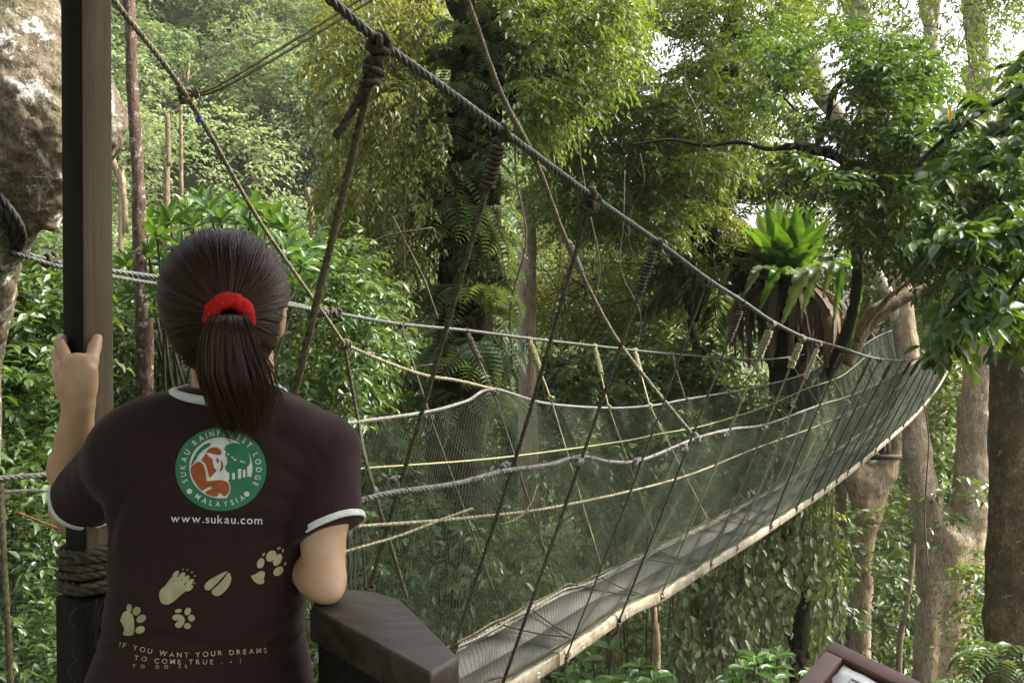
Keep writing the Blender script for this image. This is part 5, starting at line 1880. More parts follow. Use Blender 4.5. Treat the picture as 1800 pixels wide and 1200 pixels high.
    ntube(mb, *pp([(1505, 600, 6), (1540, 548, 5), (1590, 500, 4), (1660, 470, 3)], 13.1), seg=9, step=.05, amp=.2, f=6)
    part("side_branch", mb, M['bark_moss'], root)
    # pale sky-high trunks top right
    T['sky1'] = trunk_tree("tall_pale_tree", "thick pale trunk entering from the top edge against the white sky", [(1488, -60, 22), (1500, 0, 22), (1512, 40, 20), (1524, 78, 17), (1545, 190, 18), (1560, 330, 18), (1578, 480, 17), (1600, 700, 17), (1602, 900, 18)], 27, 'bark_pale', amp=.05, seg=16, step=.3)
    T['sky2'] = trunk_tree("tall_pale_tree", "slender pale trunk curving left of the thick pale one against the sky", [(1418, -40, 12), (1420, 60, 13), (1428, 120, 15), (1446, 170, 16), (1476, 212, 14), (1500, 300, 14), (1510, 420, 15), (1515, 800, 18)], 25, 'bark_pale', amp=.05, seg=16, step=.3)
    T['sky3'] = trunk_tree("tall_pale_tree", "pair of smooth pale stems at the top edge near the right corner", [(1622, -60, 12), (1628, 20, 12), (1636, 60, 12), (1640, 300, 14), (1645, 800, 16)], 30, 'bark_pale', amp=.05, seg=14, step=.3, branches=[[(1652, -60, 9), (1646, 10, 8), (1640, 60, 8)]])
    T['sky4'] = trunk_tree("tall_pale_tree", "pale vertical trunk in the top right corner beside a dark stub", [(1706, -60, 20), (1714, 30, 19), (1722, 120, 17), (1724, 190, 16), (1732, 330, 16), (1738, 700, 20)], 26, 'bark_pale', amp=.06, seg=16, step=.3, branches=[[(1722, 190, 8), (1704, 150, 8), (1696, 118, 8)], [(1130, 40, 6, 26), (1160, 52, 7, 26), (1195, 62, 7, 26), (1250, 60, 5, 26)]])
    # the big forked tree at the right
    Y = 19.0
    k = Y / F_PX
    lo, hi = P(1480, 1500, Y), P(1850, 180, Y)
    s = SDF(lo - [.3, 1.6, 0], hi + [.3, 1.6, 0], .045)
    s.chain([P(1640, 1500, Y), P(1646, 1250, Y), P(1652, 1080, Y), P(1662, 985, Y)], [54 * k, 41 * k, 41 * k, 50 * k], .12)
    s.chain([P(1650, 985, Y), P(1630, 890, Y), P(1612, 800, Y + .1), P(1602, 700, Y + .3), P(1592, 600, Y + .5), P(1577, 480, Y + .6), P(1568, 300, Y + .8)], [36 * k, 27 * k, 23 * k, 21 * k, 20 * k, 21 * k, 18 * k], .12)
    s.chain([P(1688, 975, Y), P(1706, 900, Y), P(1712, 830, Y), P(1718, 720, Y), P(1730, 600, Y), P(1744, 470, Y - .2), P(1762, 300, Y - .4), P(1775, 200, Y - .5)], [40 * k, 38 * k, 34 * k, 31 * k, 29 * k, 25 * k, 22 * k, 20 * k], .12)
    s.ell(P(1672, 950, Y - .35), (32 * k, .24, 30 * k), .12)
    s.chain([P(1700, 905, Y - .1), P(1728, 890, Y - .1)], [26 * k, 16 * k], .2)
    s.chain([P(1690, 1000, Y - .1), P(1668, 1150, Y - .3), P(1660, 1400, Y - .35)], [22 * k, 17 * k, 18 * k], .12)
    s.chain([P(1640, 1000, Y - .3), P(1634, 1150, Y - .42), P(1626, 1400, Y - .5)], [14 * k, 13 * k, 16 * k], .10)
    v, f = s.mesh(2)
    v, f = roughen(v, f, .035, 2.2, 5, 5)
    root = thing("forked_tree", "massive speckled tree forking into two limbs beside the far end of the bridge", "tree", P(1646, 1400, Y))
    part("trunk", (v, f), M['bark_fork'], root)
    T['fork'] = root
    mb = MB()
    g0 = P(1640, 1480, Y)
    ntube(mb, [g0 + [0, 0, .3], [g0[0], g0[1], float(hgt(g0[0], g0[1])) - .4]], [60 * k, 80 * k], 24)
    part("trunk_base", mb, M['bark_fork'], root)
    # the funnel-topped tree that holds the far platform
    Y = 22.0
    k = Y / F_PX
    s = SDF(P(1440, 1500, Y) - [.2, 1.2, 0], P(1620, 730, Y) + [.2, 1.2, 0], .045)
    s.chain([P(1508, 1500, Y), P(1512, 1150, Y), P(1518, 960, Y), P(1528, 890, Y)], [22 * k, 18 * k, 17 * k, 21 * k], .1)
    s.chain([P(1522, 900, Y), P(1506, 840, Y), P(1494, 790, Y), P(1480, 740, Y)], [17 * k, 18 * k, 14 * k, 12 * k], .16)
    s.chain([P(1532, 900, Y), P(1555, 830, Y), P(1574, 770, Y), P(1580, 730, Y)], [17 * k, 19 * k, 17 * k, 15 * k], .16)
    s.ell(P(1530, 845, Y), (24 * k, .28, 30 * k), .16)
    v, f = s.mesh(2)
    v, f = roughen(v, f, .045, 1.8, 9, 4)
    root = thing("funnel_tree", "ribbed tan trunk spreading like a funnel under the far end of the walkway", "tree", P(1510, 1450, Y))
    part("trunk", (v, f), M['bark_tan'], root)
    mb = MB()
    g0 = P(1508, 1490, Y)
    ntube(mb, [g0 + [0, 0, .3], [g0[0], g0[1], float(hgt(g0[0], g0[1])) - .4]], [24 * k, 34 * k], 16)
    part("trunk_base", mb, M['bark_tan'], root)
    T['funnel'] = root
    root = thing("far_platform", "small timber landing at the far end of the bridge, wedged in the trees", "platform", P(1560, 800, 22.6))
    for (a, b, yy) in (((1528, 803), (1600, 803), 21.2), ((1545, 792), (1640, 778), 23.4)):
        mb = MB()
        A, B = P(*a, yy), P(*b, yy)
        box(mb, (A + B) / 2, (B - A) / 2, [0, .08, 0], [0, 0, .05])
        part("beam", mb, M['platform'], root, smooth=False)
    for x_ in (1552, 1560):
        mb = MB()
        A, B = P(x_, 760, 21.3), P(x_, 802, 21.3)
        box(mb, (A + B) / 2, [.05, 0, 0], [0, .05, 0], (A - B) / 2)
        part("strut", mb, M['platform'], root, smooth=False)
    # netting round the landing, beyond the last hangers
    top = spline([P(1478, 606, 24.2), P(1530, 560, 24.8), P(1575, 572, 25.2), P(1605, 567, 25.6), P(1645, 568, 25.6), P(1692, 590, 25.0)], n=90)
    bot = spline([P(1490, 690, 24.0), P(1540, 668, 24.6), P(1580, 655, 25.0), P(1610, 648, 25.4), P(1645, 640, 25.4), P(1684, 640, 24.8)], n=90)
    Vs, Fs, n0 = [], [], 0
    for dr in (-7, 7):
        for i in range(0, 360):
            f = i / 4.0
            if not (0 <= f + dr < 89):
                continue
            g = np.linspace(0, 1, 7)[:, None]
            ii = f + dr * g[:, 0]
            A = np.stack([np.interp(ii, np.arange(90), top[:, k_]) for k_ in range(3)], 1)
            B = np.stack([np.interp(ii, np.arange(90), bot[:, k_]) for k_ in range(3)], 1)
            V, F = tube_vf(A + (B - A) * g, .0022, 3, False)
            Vs.append(V)
            Fs.append(F[0] + n0)
            n0 += len(V)
    part("landing_net", (np.concatenate(Vs), {4: np.concatenate(Fs)}), M['rope_grey'], root, smooth=False)
    mb = MB()
    tube(mb, top, .02, 6, step=.1)
    part("landing_rope", mb, M['rope_grey'], root)
    # dark mossy trunk filling the right edge
    T['edge'] = trunk_tree("mossy_tree", "broad dark mossy trunk filling the right edge of the view", [(1900, -100, 62), (1870, 200, 62), (1835, 450, 64), (1815, 600, 68), (1808, 760, 66), (1806, 900, 64), (1802, 1050, 66), (1800, 1250, 72)], 12.0, 'bark_moss', amp=.14, f=3, seg=36, step=.06)
    # slim background trunks
    for i, (lst, Y, mt, lb) in enumerate([
        ([(1608, 930, 4), (1602, 1000, 4.5), (1592, 1080, 5), (1580, 1170, 5.5)], 20.5, 'bark_pale', "thin crooked pale sapling between the forked tree and the funnel tree"),
        ([(1146, 1020, 6), (1150, 1100, 6.5), (1154, 1190, 7)], 17, 'bark_tan', "thin brown sapling under the bridge deck"),
        ([(294, 200, 4.5), (296, 290, 5), (293, 375, 5.5)], 24, 'bark_moss', "straight dark-grey trunk in a shadowed gap on the hillside left of the head"),
        ([(192, 262, 5), (206, 305, 5), (217, 340, 5), (221, 420, 5), (214, 520, 5)], 8.5, 'bark_tan', "pale crooked stem between the post and the slender trunk"),
        ([(540, 330, 4), (545, 365, 4), (548, 440, 5)], 24, 'bark_moss', "thin trunk low on the hillside right of the head"),
        ([(332, 110, 2.5), (328, 150, 2.5), (318, 190, 3)], 28, 'bark_moss', "small bare forked stem on the hillside above the rope crossing")]):
        trunk_tree("sapling", lb, lst, Y, mt, amp=.08, seg=10, step=.15)
    # hidden trunk in the vine curtain
    T['vinetrunk'] = trunk_tree("vine_tree", "black trunk glimpsed through a curtain of pale-leaved vines under the bridge", [(1425, 905, 12), (1418, 950, 20), (1410, 1050, 22), (1404, 1150, 24), (1400, 1250, 26)], 13.0, 'bark_dark', amp=.2, f=3)

M['rope_black'] = m_plain("black_cable_sleeve", (.010, .010, .009), (.028, .026, .022), 60, .7, .3, .3)
t = NT("blotched_white_bark")
v = t.coords()
g = t.noise(v, 3.0, 6, .65)
g2 = t.noise(v, 5.5, 3, .5)
col = t.ramp(g, [(.38, (.20, .155, .105)), (.52, (.40, .36, .29)), (.7, (.50, .47, .40))])
col = t.mix(t.ramp(g2, [(.68, (0, 0, 0)), (.71, (1, 1, 1))]), col, (.03, .022, .015))
M['bark_birch'] = t.done(t.bsdf(col, .8, .25, t.bump(g, .3, .02)))
build_trunks()
# ------------------------------------------------------------------ foliage
rng = np.random.default_rng(77)
LEAF_A = (np.array([(0, 0, 0), (.5, .40, .10), (.30, .74, .05), (0, 1, -.14), (-.30, .74, .05), (-.5, .40, .10), (0, .55, -.02)]),
          np.array([(0, 1, 6), (1, 2, 6), (2, 3, 6), (3, 4, 6), (4, 5, 6), (5, 0, 6)]))
LEAF_S = (np.array([(0, 0, 0), (.5, .42, .08), (0, 1, -.12), (-.5, .42, .08), (0, .5, -.03)]),
          np.array([(0, 1, 4), (1, 2, 4), (2, 3, 4), (3, 0, 4)]))
LEAF_B = (np.array([(0, 0, 0), (.30, .14, .05), (.48, .36, .09), (.46, .58, .08), (.27, .82, .02), (0, 1, -.10), (-.27, .82, .02), (-.46, .58, .08), (-.48, .36, .09), (-.30, .14, .05), (0, .33, -.02), (0, .66, -.03)]),
          np.array([(0, 1, 10), (1, 2, 10), (2, 3, 11), (2, 11, 10), (3, 4, 11), (4, 5, 11), (5, 6, 11), (6, 7, 11), (7, 8, 11), (8, 10, 11), (8, 9, 10), (9, 0, 10)]))

class Leaves:
    def __init__(s):
        s.V, s.F, s.R, s.n = [], [], [], 0
    def add(s, p, d, nm, L, W, r, tmpl=LEAF_A):
        p, d, nm = mul(p, d, nm)
        d = nrm(d)
        sd = nrm(np.cross(d, nm))
        nm = np.cross(sd, d)
        tv, tf = tmpl
        L = np.broadcast_to(np.asarray(L, float), (len(p),))
        W = np.broadcast_to(np.asarray(W, float), (len(p),))
        V = p[:, None] + sd[:, None] * (tv[None, :, 0:1] * (L * W)[:, None, None]) + d[:, None] * (tv[None, :, 1:2] * L[:, None, None]) + nm[:, None] * (tv[None, :, 2:3] * L[:, None, None])
        F = tf[None] + (np.arange(len(p)) * len(tv))[:, None, None] + s.n
        s.V.append(V.reshape(-1, 3).astype(np.float32))
        s.F.append(F.reshape(-1, 3))
        s.R.append(np.repeat(np.clip(r, 0, 1), len(tv)))
        s.n += len(p) * len(tv)
        return s
    def tubes(s, polys, r, seg=4):
        for q in polys:
            V, Fs = tube_vf(np.asarray(q), r, seg, False)
            F = Fs[0]
            s.V.append(V.astype(np.float32))
            s.F.append(np.concatenate([F[:, [0, 1, 2]], F[:, [0, 2, 3]]]) + s.n)
            s.R.append(np.zeros(len(V)))
            s.n += len(V)
    def count(s):
        return s.n
    def build(s, name, mat, parent=None, base=None):
        return part(name, (np.concatenate(s.V), {3: np.concatenate(s.F)}), mat, parent, smooth=False, attrs={"rnd": np.concatenate(s.R)}, base=base)

UP = np.array([0, 0, 1.0])
def boughs(lv, C, O, K, tl, n, L, W=.42, flat=.45, droop=.35, hang=.25, tone=.5, spread=.25, tmpl=LEAF_A, upw=1.0, lrnd=.25):
    """leafy boughs: at every centre C a fan of K twigs heading along O, each with n leaves"""
    C, O = mul(C, O)
    B = len(C)
    tl = np.broadcast_to(np.asarray(tl, float), (B,))
    d = nrm(O[:, None] * .7 + rng.standard_normal((B, K, 3)) * [1, 1, flat])
    st = C[:, None] + rng.standard_normal((B, K, 3)) * (tl[:, None, None] * spread) * [1, 1, flat]
    ln = tl[:, None] * rng.uniform(.6, 1.2, (B, K))
    s = (np.arange(n) + rng.uniform(.2, 1.0, (B, K, n))) / n
    pos = st[:, :, None] + d[:, :, None] * (ln[..., None] * s)[..., None] - UP * (droop * ln[..., None] * s ** 2)[..., None]
    tg = d[:, :, None] - UP * (2 * droop * s)[..., None]
    side = nrm(np.cross(tg, UP) + 1e-6)
    sg = np.where((np.arange(n) % 2)[None, None] == 0, 1.0, -1.0)
    ld = tg * .55 + side * (sg * .85)[..., None] - UP * hang + rng.standard_normal(pos.shape) * .28
    nm = UP * upw + rng.standard_normal(pos.shape) * .42
    cl = rng.uniform(0, 1, (B, 1, 1)) * .5 + rng.uniform(0, 1, (B, K, 1)) * .2
    r = tone - .35 + cl + rng.normal(0, .10, (B, K, n)) + (rng.random((B, K, n)) < .012) * .6
    LL = L * rng.uniform(1 - lrnd, 1 + lrnd, (B, K, n))
    lv.add(pos.reshape(-1, 3), ld.reshape(-1, 3), nm.reshape(-1, 3), LL.ravel(), W, r.ravel(), tmpl)

def in_poly(x, y, poly):
    poly = np.asarray(poly, float)
    c = np.zeros(len(x), bool)
    j = len(poly) - 1
    for i in range(len(poly)):
        xi, yi = poly[i]
        xj, yj = poly[j]
        c ^= ((yi > y) != (yj > y)) & (x < (xj - xi) * (y - yi) / (yj - yi + 1e-12) + xi)
        j = i
    return c

def scatter(poly, Y0, Y1, n, holes=()):
    """n points in the volume seen through the outline between the distances Y0 and Y1"""
    poly = np.asarray(poly, float)
    out = []
    while len(out) < n:
        x = rng.uniform(poly[:, 0].min(), poly[:, 0].max(), 4 * n)
        y = rng.uniform(poly[:, 1].min(), poly[:, 1].max(), 4 * n)
        m = in_poly(x, y, poly)
        for h in holes:
            m &= ~in_poly(x, y, h)
        for a, b in zip(x[m], y[m]):
            out.append(P(a, b, rng.uniform(Y0, Y1)))
            if len(out) >= n:
                break
    return np.array(out)

def outward(C, cen, k=.5):
    d = nrm(np.asarray(C) - cen)
    return nrm(d + UP * k * .3 + rng.standard_normal(d.shape) * .3)

# ---- one far crown, built as clusters on a lumpy dome
def crown(lv, c, R, nb, K, n, L, W=.45, tone=.5, tmpl=LEAF_S, squash=.8):
    d = nrm(rng.standard_normal((nb, 3)) * [1, 1, .9] + [0, 0, .35])
    rad = R * rng.uniform(.55, 1.0, (nb, 1)) ** .6
    C = c + d * rad * [1, 1, squash]
    boughs(lv, C, d, K, R * .30, n, L, W, .5, .35, .2, tone, .3, tmpl)

def build_hill():
    lv = Leaves()
    stems = MB()
    n = 0
    for i in range(5000):
        Y = rng.uniform(24, 78)
        u = rng.uniform(-.62, .62)
        x = u * Y
        z = float(hgt(x, Y))
        # keep spacing by depth
        if n >= 290:
            break
        if u > .10 and (Y > 55 or rng.random() < .4):
            continue
        R = rng.uniform(1.4, 3.8) * (1 + (Y - 24) * .012)
        H = rng.uniform(.8, 6.0)
        tone = rng.choice([rng.uniform(.0, .3), rng.uniform(.3, .7), rng.uniform(.7, 1.0)])
        if u > .05:
            H *= .8
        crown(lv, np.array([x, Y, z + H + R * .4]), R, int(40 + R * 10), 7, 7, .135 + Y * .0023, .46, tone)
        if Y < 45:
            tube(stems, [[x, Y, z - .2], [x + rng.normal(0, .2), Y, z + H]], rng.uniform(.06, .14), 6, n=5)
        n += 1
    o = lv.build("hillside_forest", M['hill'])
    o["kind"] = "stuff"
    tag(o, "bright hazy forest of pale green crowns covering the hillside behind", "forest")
    part("stems", stems, M['bark_moss'], o)

def build_understory():
    # shaded growth on the valley floor and slope behind and below the bridge
    lv = Leaves()
    B = 2300
    Y = rng.uniform(12.5, 27, B)
    u = rng.uniform(-.60, .60, B)
    x = u * Y
    z = hgt(x, Y) + rng.uniform(.1, 1, B) ** 1.6 * (7.5 + 3.5 * (Y > 18))
    C = np.stack([x, Y, z], 1)
    boughs(lv, C, nrm(rng.standard_normal((B, 3)) * [1, 1, .3] + [0, -.3, .3]), 7, .60, 7, .185, .44, .4, .4, .25, .45, .3, LEAF_S)
    # low carpet
    B = 1500
    Y = rng.uniform(4, 24, B)
    x = rng.uniform(-.7, .7, B) * Y
    C = np.stack([x, Y, hgt(x, Y) + rng.uniform(.1, 1.2, B)], 1)
    boughs(lv, C, nrm(rng.standard_normal((B, 3)) * [1, 1, .2] + [0, 0, .4]), 6, .5, 6, .18, .46, .35, .4, .2, .45, .3, LEAF_S)
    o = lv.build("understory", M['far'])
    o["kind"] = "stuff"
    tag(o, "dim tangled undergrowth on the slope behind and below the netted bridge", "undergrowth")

build_hill()
build_understory()

def foliage(parent, name, mat, poly, Y0, Y1, nb, K, tl, n, L, cen=None, holes=(), twigs=True, **kw):
    lv = Leaves()
    C = scatter(poly, Y0, Y1, nb, holes)
    O = outward(C, np.asarray(cen) if cen is not None else C.mean(0))
    boughs(lv, C, O, K, tl, n, L, **kw)
    o = lv.build(name, M[mat], parent)
    if twigs:
        mb = MB()
        c0 = np.asarray(cen) if cen is not None else C.mean(0)
        for i in range(0, len(C), 3):
            a = C[i]
            # each bough hangs on a twig that reaches back towards the middle of the crown
            b = a - O[i] * tl * rng.uniform(1.2, 2.4) + rng.normal(0, tl * .2, 3)
            tube(mb, [b, (a + b) / 2 + rng.normal(0, tl * .12, 3), a + O[i] * tl * .5], [.0035 * Y0 / 5, .0028 * Y0 / 5, .0016 * Y0 / 5], 4, n=7, cap=False)
        part("twigs", mb, M['twig'], parent)
    return o
# ------------------------------------------------------------------ crowns and plants in front of the hillside
def plants():
    # central tree: olive, drooping sprays on its left and a denser green crown on its right
    foliage(T['center'], "crown", 'olive', [(560, 60), (640, -40), (800, -60), (840, 60), (800, 200), (770, 330), (740, 470), (640, 520), (590, 430), (560, 330), (600, 250), (570, 160)], 8.6, 11.5, 400, 7, .28, 8, .068, P(800, 150, 10), holes=([(768, -80), (905, -80), (905, 700), (765, 700)],), W=.42, droop=.7, hang=.5, tone=.5)
    foliage(T['center'], "crown", 'mid', [(760, -60), (1100, -60), (1120, 60), (1090, 130), (1010, 200), (930, 260), (900, 120), (800, 60)], 8.2, 11.5, 380, 7, .28, 8, .070, P(900, 60, 10), holes=([(770, -80), (912, -80), (912, 330), (765, 330)],), droop=.5, hang=.35, tone=.45)
    foliage(T['center'], "climbing_leaves", 'olive', [(795, -60), (900, -60), (885, 300), (880, 740), (770, 740), (785, 300)], 9.05, 9.35, 62, 6, .17, 7, .062, twigs=False, tone=.35, droop=.8, hang=.5)
    foliage(T['pale'], "crown", 'mid', [(960, 190), (1120, 120), (1200, 200), (1230, 300), (1190, 420), (1080, 420), (980, 400), (930, 300)], 12, 15.5, 420, 7, .36, 9, .092, P(1050, 280, 14), tone=.5)
    foliage(T['pale'], "lower_leaves", 'olive', [(880, 420), (1000, 400), (1240, 420), (1260, 560), (1100, 600), (880, 560)], 15.6, 18, 240, 7, .42, 8, .10, P(1000, 500, 16), tone=.45, droop=.5)
    # right-hand crowns (gaps are left where the pale trunks show)
    gaps = ([(1315, 95), (1355, 100), (1415, 205), (1450, 290), (1495, 375), (1468, 388), (1400, 262), (1350, 180)], [(1402, 30), (1438, 30), (1452, 130), (1495, 205), (1468, 228), (1420, 160)], [(1482, -20), (1538, -20), (1550, 100), (1505, 100)], [(1700, -20), (1742, -20), (1745, 200), (1705, 200)], [(1265, 330), (1500, 340), (1500, 650), (1265, 650)])
    sky = ([(1120, 60), (1190, 40), (1215, 90), (1180, 140), (1130, 120)], [(1415, 70), (1500, 80), (1500, 200), (1440, 225), (1405, 150)], [(1540, -20), (1705, -20), (1710, 70), (1620, 95), (1550, 60)], [(1660, 100), (1720, 100), (1720, 215), (1670, 210)])
    foliage(T['epi'], "crown", 'mid', [(1090, -60), (1420, -60), (1430, 80), (1380, 200), (1300, 300), (1220, 330), (1130, 240), (1180, 120)], 12, 15.5, 430, 7, .36, 9, .085, P(1290, 80, 14), holes=sky + gaps, tone=.5)
    foliage(T['bent'], "crown", 'right', [(1330, 60), (1480, 40), (1600, 60), (1640, 150), (1600, 260), (1500, 240), (1400, 240), (1340, 180)], 9.0, 11.5, 200, 7, .30, 9, .085, P(1480, 200, 10.5), holes=sky + gaps, tone=.45)
    foliage(T['bent'], "crown", 'right', [(1380, 270), (1480, 300), (1560, 260), (1700, 230), (1860, 250), (1860, 560), (1740, 520), (1640, 470), (1560, 460), (1500, 380), (1420, 400)], 8.8, 12.5, 460, 7, .32, 9, .092, P(1540, 340, 11), holes=gaps, tone=.42)
    foliage(T['lean'], "crown", 'mid', [(1230, 270), (1420, 270), (1500, 400), (1470, 480), (1330, 410), (1240, 380)], 15, 19, 230, 7, .42, 8, .115, P(1380, 330, 17), holes=gaps, tone=.55)
    foliage(T['sky1'], "crown", 'mid', [(1360, -120), (1860, -120), (1860, 60), (1720, 40), (1600, 100), (1480, 60), (1380, 60)], 17, 27, 215, 7, .55, 8, .135, P(1600, -100, 24), holes=sky + gaps, tone=.5)
    foliage(T['sky4'], "crown", 'mid', [(1600, 120), (1680, 200), (1860, 60), (1860, 330), (1700, 330), (1560, 300)], 15, 24, 190, 7, .5, 8, .12, P(1720, 200, 22), holes=sky + gaps, tone=.45)
    foliage(T['sky3'], "crown", 'mid', [(1480, -80), (1760, -80), (1760, 150), (1640, 210), (1540, 120)], 16, 24, 85, 6, .5, 8, .12, P(1620, -60, 20), tone=.4)
    foliage(T['fork'], "crown", 'mid', [(1520, 380), (1760, 380), (1700, 560), (1660, 560), (1600, 540), (1540, 500)], 20.5, 25, 120, 7, .6, 8, .18, P(1650, 420, 23), tone=.6)
    # dark leaves hanging in from the right
    root = thing("overhanging_branch", "leafy dark branch hanging in from the right edge over the end of the bridge", "branch", P(1830, 330, 6.6))
    mb = MB()
    tube(mb, *pp([(1880, 330, 9), (1800, 390, 8), (1740, 440, 6), (1700, 490, 4), (1690, 540, 2.5)], 6.6), 8, step=.04)
    tube(mb, *pp([(1880, 420, 7), (1810, 470, 5), (1770, 520, 3.5)], 6.4), 8, step=.04)
    tube(mb, *pp([(1880, 110, 9), (1800, 150, 7), (1720, 200, 5), (1640, 262, 4), (1610, 300, 2.5)], 7.0), 8, step=.04)
    tube(mb, *pp([(1740, 440, 5), (1690, 440, 4), (1650, 462, 3)], 6.6), 8, step=.04)
    part("branch", mb, M['twig'], root)
    lv = Leaves()
    for poly, n, Y0, Y1 in (([(1680, 380), (1860, 330), (1860, 560), (1790, 590), (1720, 545), (1690, 575), (1668, 510)], 64, 6.0, 7.2), ([(1640, 200), (1800, 100), (1860, 100), (1860, 330), (1700, 330), (1600, 320)], 42, 6.4, 7.6), ([(1660, 590), (1690, 560), (1700, 600), (1680, 625)], 3, 6.5, 6.8)):
        C = scatter(poly, Y0, Y1, n)
        boughs(lv, C, outward(C, P(1850, 400, 6.8)), 4, .17, 6, .115, .50, .45, .45, .5, .4, .3, LEAF_B)
    lv.build("foliage", M['right'], root)
    lv = Leaves()
    lv.add([P(1668, 190, 6.7)], [[.05, -.1, -1]], [[.2, -1, .1]], .105, .42, np.array([.5]), LEAF_B)
    lv.build("yellow_leaf", M['yellow_leaf'], root)
    # ---- the glossy shrubs, lower left
    for (poly, Y0, Y1, n, L, lab) in [
        ([(-60, 430), (120, 450), (130, 640), (60, 700), (-60, 690)], 4.6, 6.5, 120, .068, "glossy shrub left of the post behind the gripping hand"),
        ([(-60, 640), (110, 640), (140, 900), (120, 980), (-60, 900)], 4.2, 6.2, 135, .064, "glossy dark shrub below the hand beside the rope rail"),
        ([(-60, 880), (130, 900), (130, 1260), (-60, 1260)], 4.0, 6.0, 150, .058, "low dense shrub behind the thin net at the bottom left corner"),
        ([(195, 480), (340, 470), (360, 700), (300, 720), (200, 700)], 5.8, 8.0, 150, .064, "leafy bush between the post and the person's head"),
        ([(480, 420), (640, 430), (680, 620), (620, 760), (500, 700), (470, 560)], 6.2, 9.0, 190, .070, "leafy bush right of the person's head below the far cable")]:
        C = scatter(poly, Y0, Y1, n)
        cen = C.mean(0)
        root = thing("shrub", lab, "shrub", [cen[0], cen[1], float(hgt(cen[0], cen[1]))])
        lv = Leaves()
        boughs(lv, C, outward(C, cen, 2), 7, .22, 8, L, .46, .5, .4, .25, .5, .3, LEAF_A)
        lv.build("foliage", M['shrub'], root)
        mb = MB()
        base = np.array([cen[0], cen[1], float(hgt(cen[0], cen[1])) - .1])
        for i in range(7):
            e = C[rng.integers(len(C))]
            tube(mb, [base + rng.normal(0, .12, 3) * [1, 1, 0], base * .5 + e * .5 + rng.normal(0, .2, 3) * [1, 1, 0], e], [.04, .025, .006], 6, n=14)
        part("stems", mb, M['twig'], root)
    # ---- whorled big-leaved shrub behind the head
    root = thing("whorled_shrub", "shrub with whorls of long bright green leaves showing above the person's head", "shrub", [-1.7, 5.4, float(hgt(-1.7, 5.4))])
    lv = Leaves()
    mb = MB()
    tips = [P(x, y, yy) for x, y, yy in [(300, 392, 5.2), (340, 402, 5.5), (372, 376, 5.3), (408, 366, 5.6), (440, 372, 5.2), (470, 392, 5.5), (505, 412, 5.3), (276, 420, 5.0), (318, 440, 5.2), (262, 456, 5.4), (352, 360, 5.9), (500, 450, 5.0), (290, 470, 5.5), (530, 470, 5.6), (390, 395, 5.2), (255, 400, 5.9), (325, 372, 6.0), (425, 398, 5.4), (545, 440, 5.9), (285, 520, 5.2), (240, 520, 5.5), (520, 510, 5.4), (300, 560, 5.5), (225, 470, 5.8), (455, 420, 5.2)]]
    for tip in tips:
        ax = nrm(rng.standard_normal(3) * [.45, .45, .2] + [0, -.12, 1])
        k = 11
        a = np.arange(k) * 2.4 + rng.uniform(0, 6)
        u = nrm(np.cross(ax, [1, .2, 0]))
        v = np.cross(ax, u)
        el = np.linspace(.15, 1.05, k)
        d = (np.cos(a)[:, None] * u + np.sin(a)[:, None] * v) * np.cos(el)[:, None] + ax * (np.sin(el) * .9 - .1)[:, None]
        lv.add(tip + ax * np.linspace(0, .03, k)[:, None], d, ax + rng.standard_normal((k, 3)) * .15, rng.uniform(.10, .15, k), .34, rng.uniform(.2, .9, k), LEAF_B)
        base = np.array([-1.7, 5.5, tip[2] - 1.6])
        tube(mb, [base + rng.normal(0, .15, 3), (tip + base) / 2 + rng.normal(0, .08, 3), tip], [.018, .011, .006], 5, n=12)
    tube(mb, [[-1.7, 5.4, float(hgt(-1.7, 5.4)) - .2], [-1.7, 5.5, -2], [-1.7, 5.5, 0.1]], [.09, .07, .04], 8, n=20)
    lv.build("foliage", M['rhodo'], root)
    part("stems", mb, M['twig'], root)
    # ---- trees that close the view behind the nest fern and the far end of the bridge
    for (poly, Y0, Y1, n, L, tone, lab) in [
        ([(1170, 250), (1340, 260), (1400, 480), (1340, 700), (1160, 680)], 20, 25, 130, .17, .40, "dim rounded tree behind the nest fern, to the left of its rosette"),
        ([(1370, 300), (1560, 310), (1600, 560), (1560, 700), (1380, 680)], 22, 28, 150, .19, .55, "lighter green tree behind the nest fern, to the right of its rosette"),
        ([(960, 300), (1180, 260), (1190, 640), (980, 660)], 20, 25, 120, .16, .45, "shadowy tree standing behind the pale straight trunk"),
        ([(1560, 320), (1840, 260), (1840, 620), (1700, 640), (1580, 560)], 24, 30, 130, .2, .5, "far leafy tree behind the upper limbs of the forked tree")]:
        C = scatter(poly, Y0, Y1, n)
        cen = C.mean(0)
        g = float(hgt(cen[0], cen[1]))
        root = thing("forest_tree", lab, "tree", [cen[0], cen[1], g])
        lv = Leaves()
        boughs(lv, C, outward(C, cen, 2), 8, .6, 8, L, .45, .45, .45, .3, tone, .3, LEAF_S)
        lv.build("crown", M['mid'], root)
        mb = MB()
        ntube(mb, [[cen[0], cen[1], g - .2], [cen[0] + .1, cen[1], (g + cen[2]) / 2], cen], [.2, .16, .07], 10, .3)
        part("trunk", mb, M['bark_moss'], root)
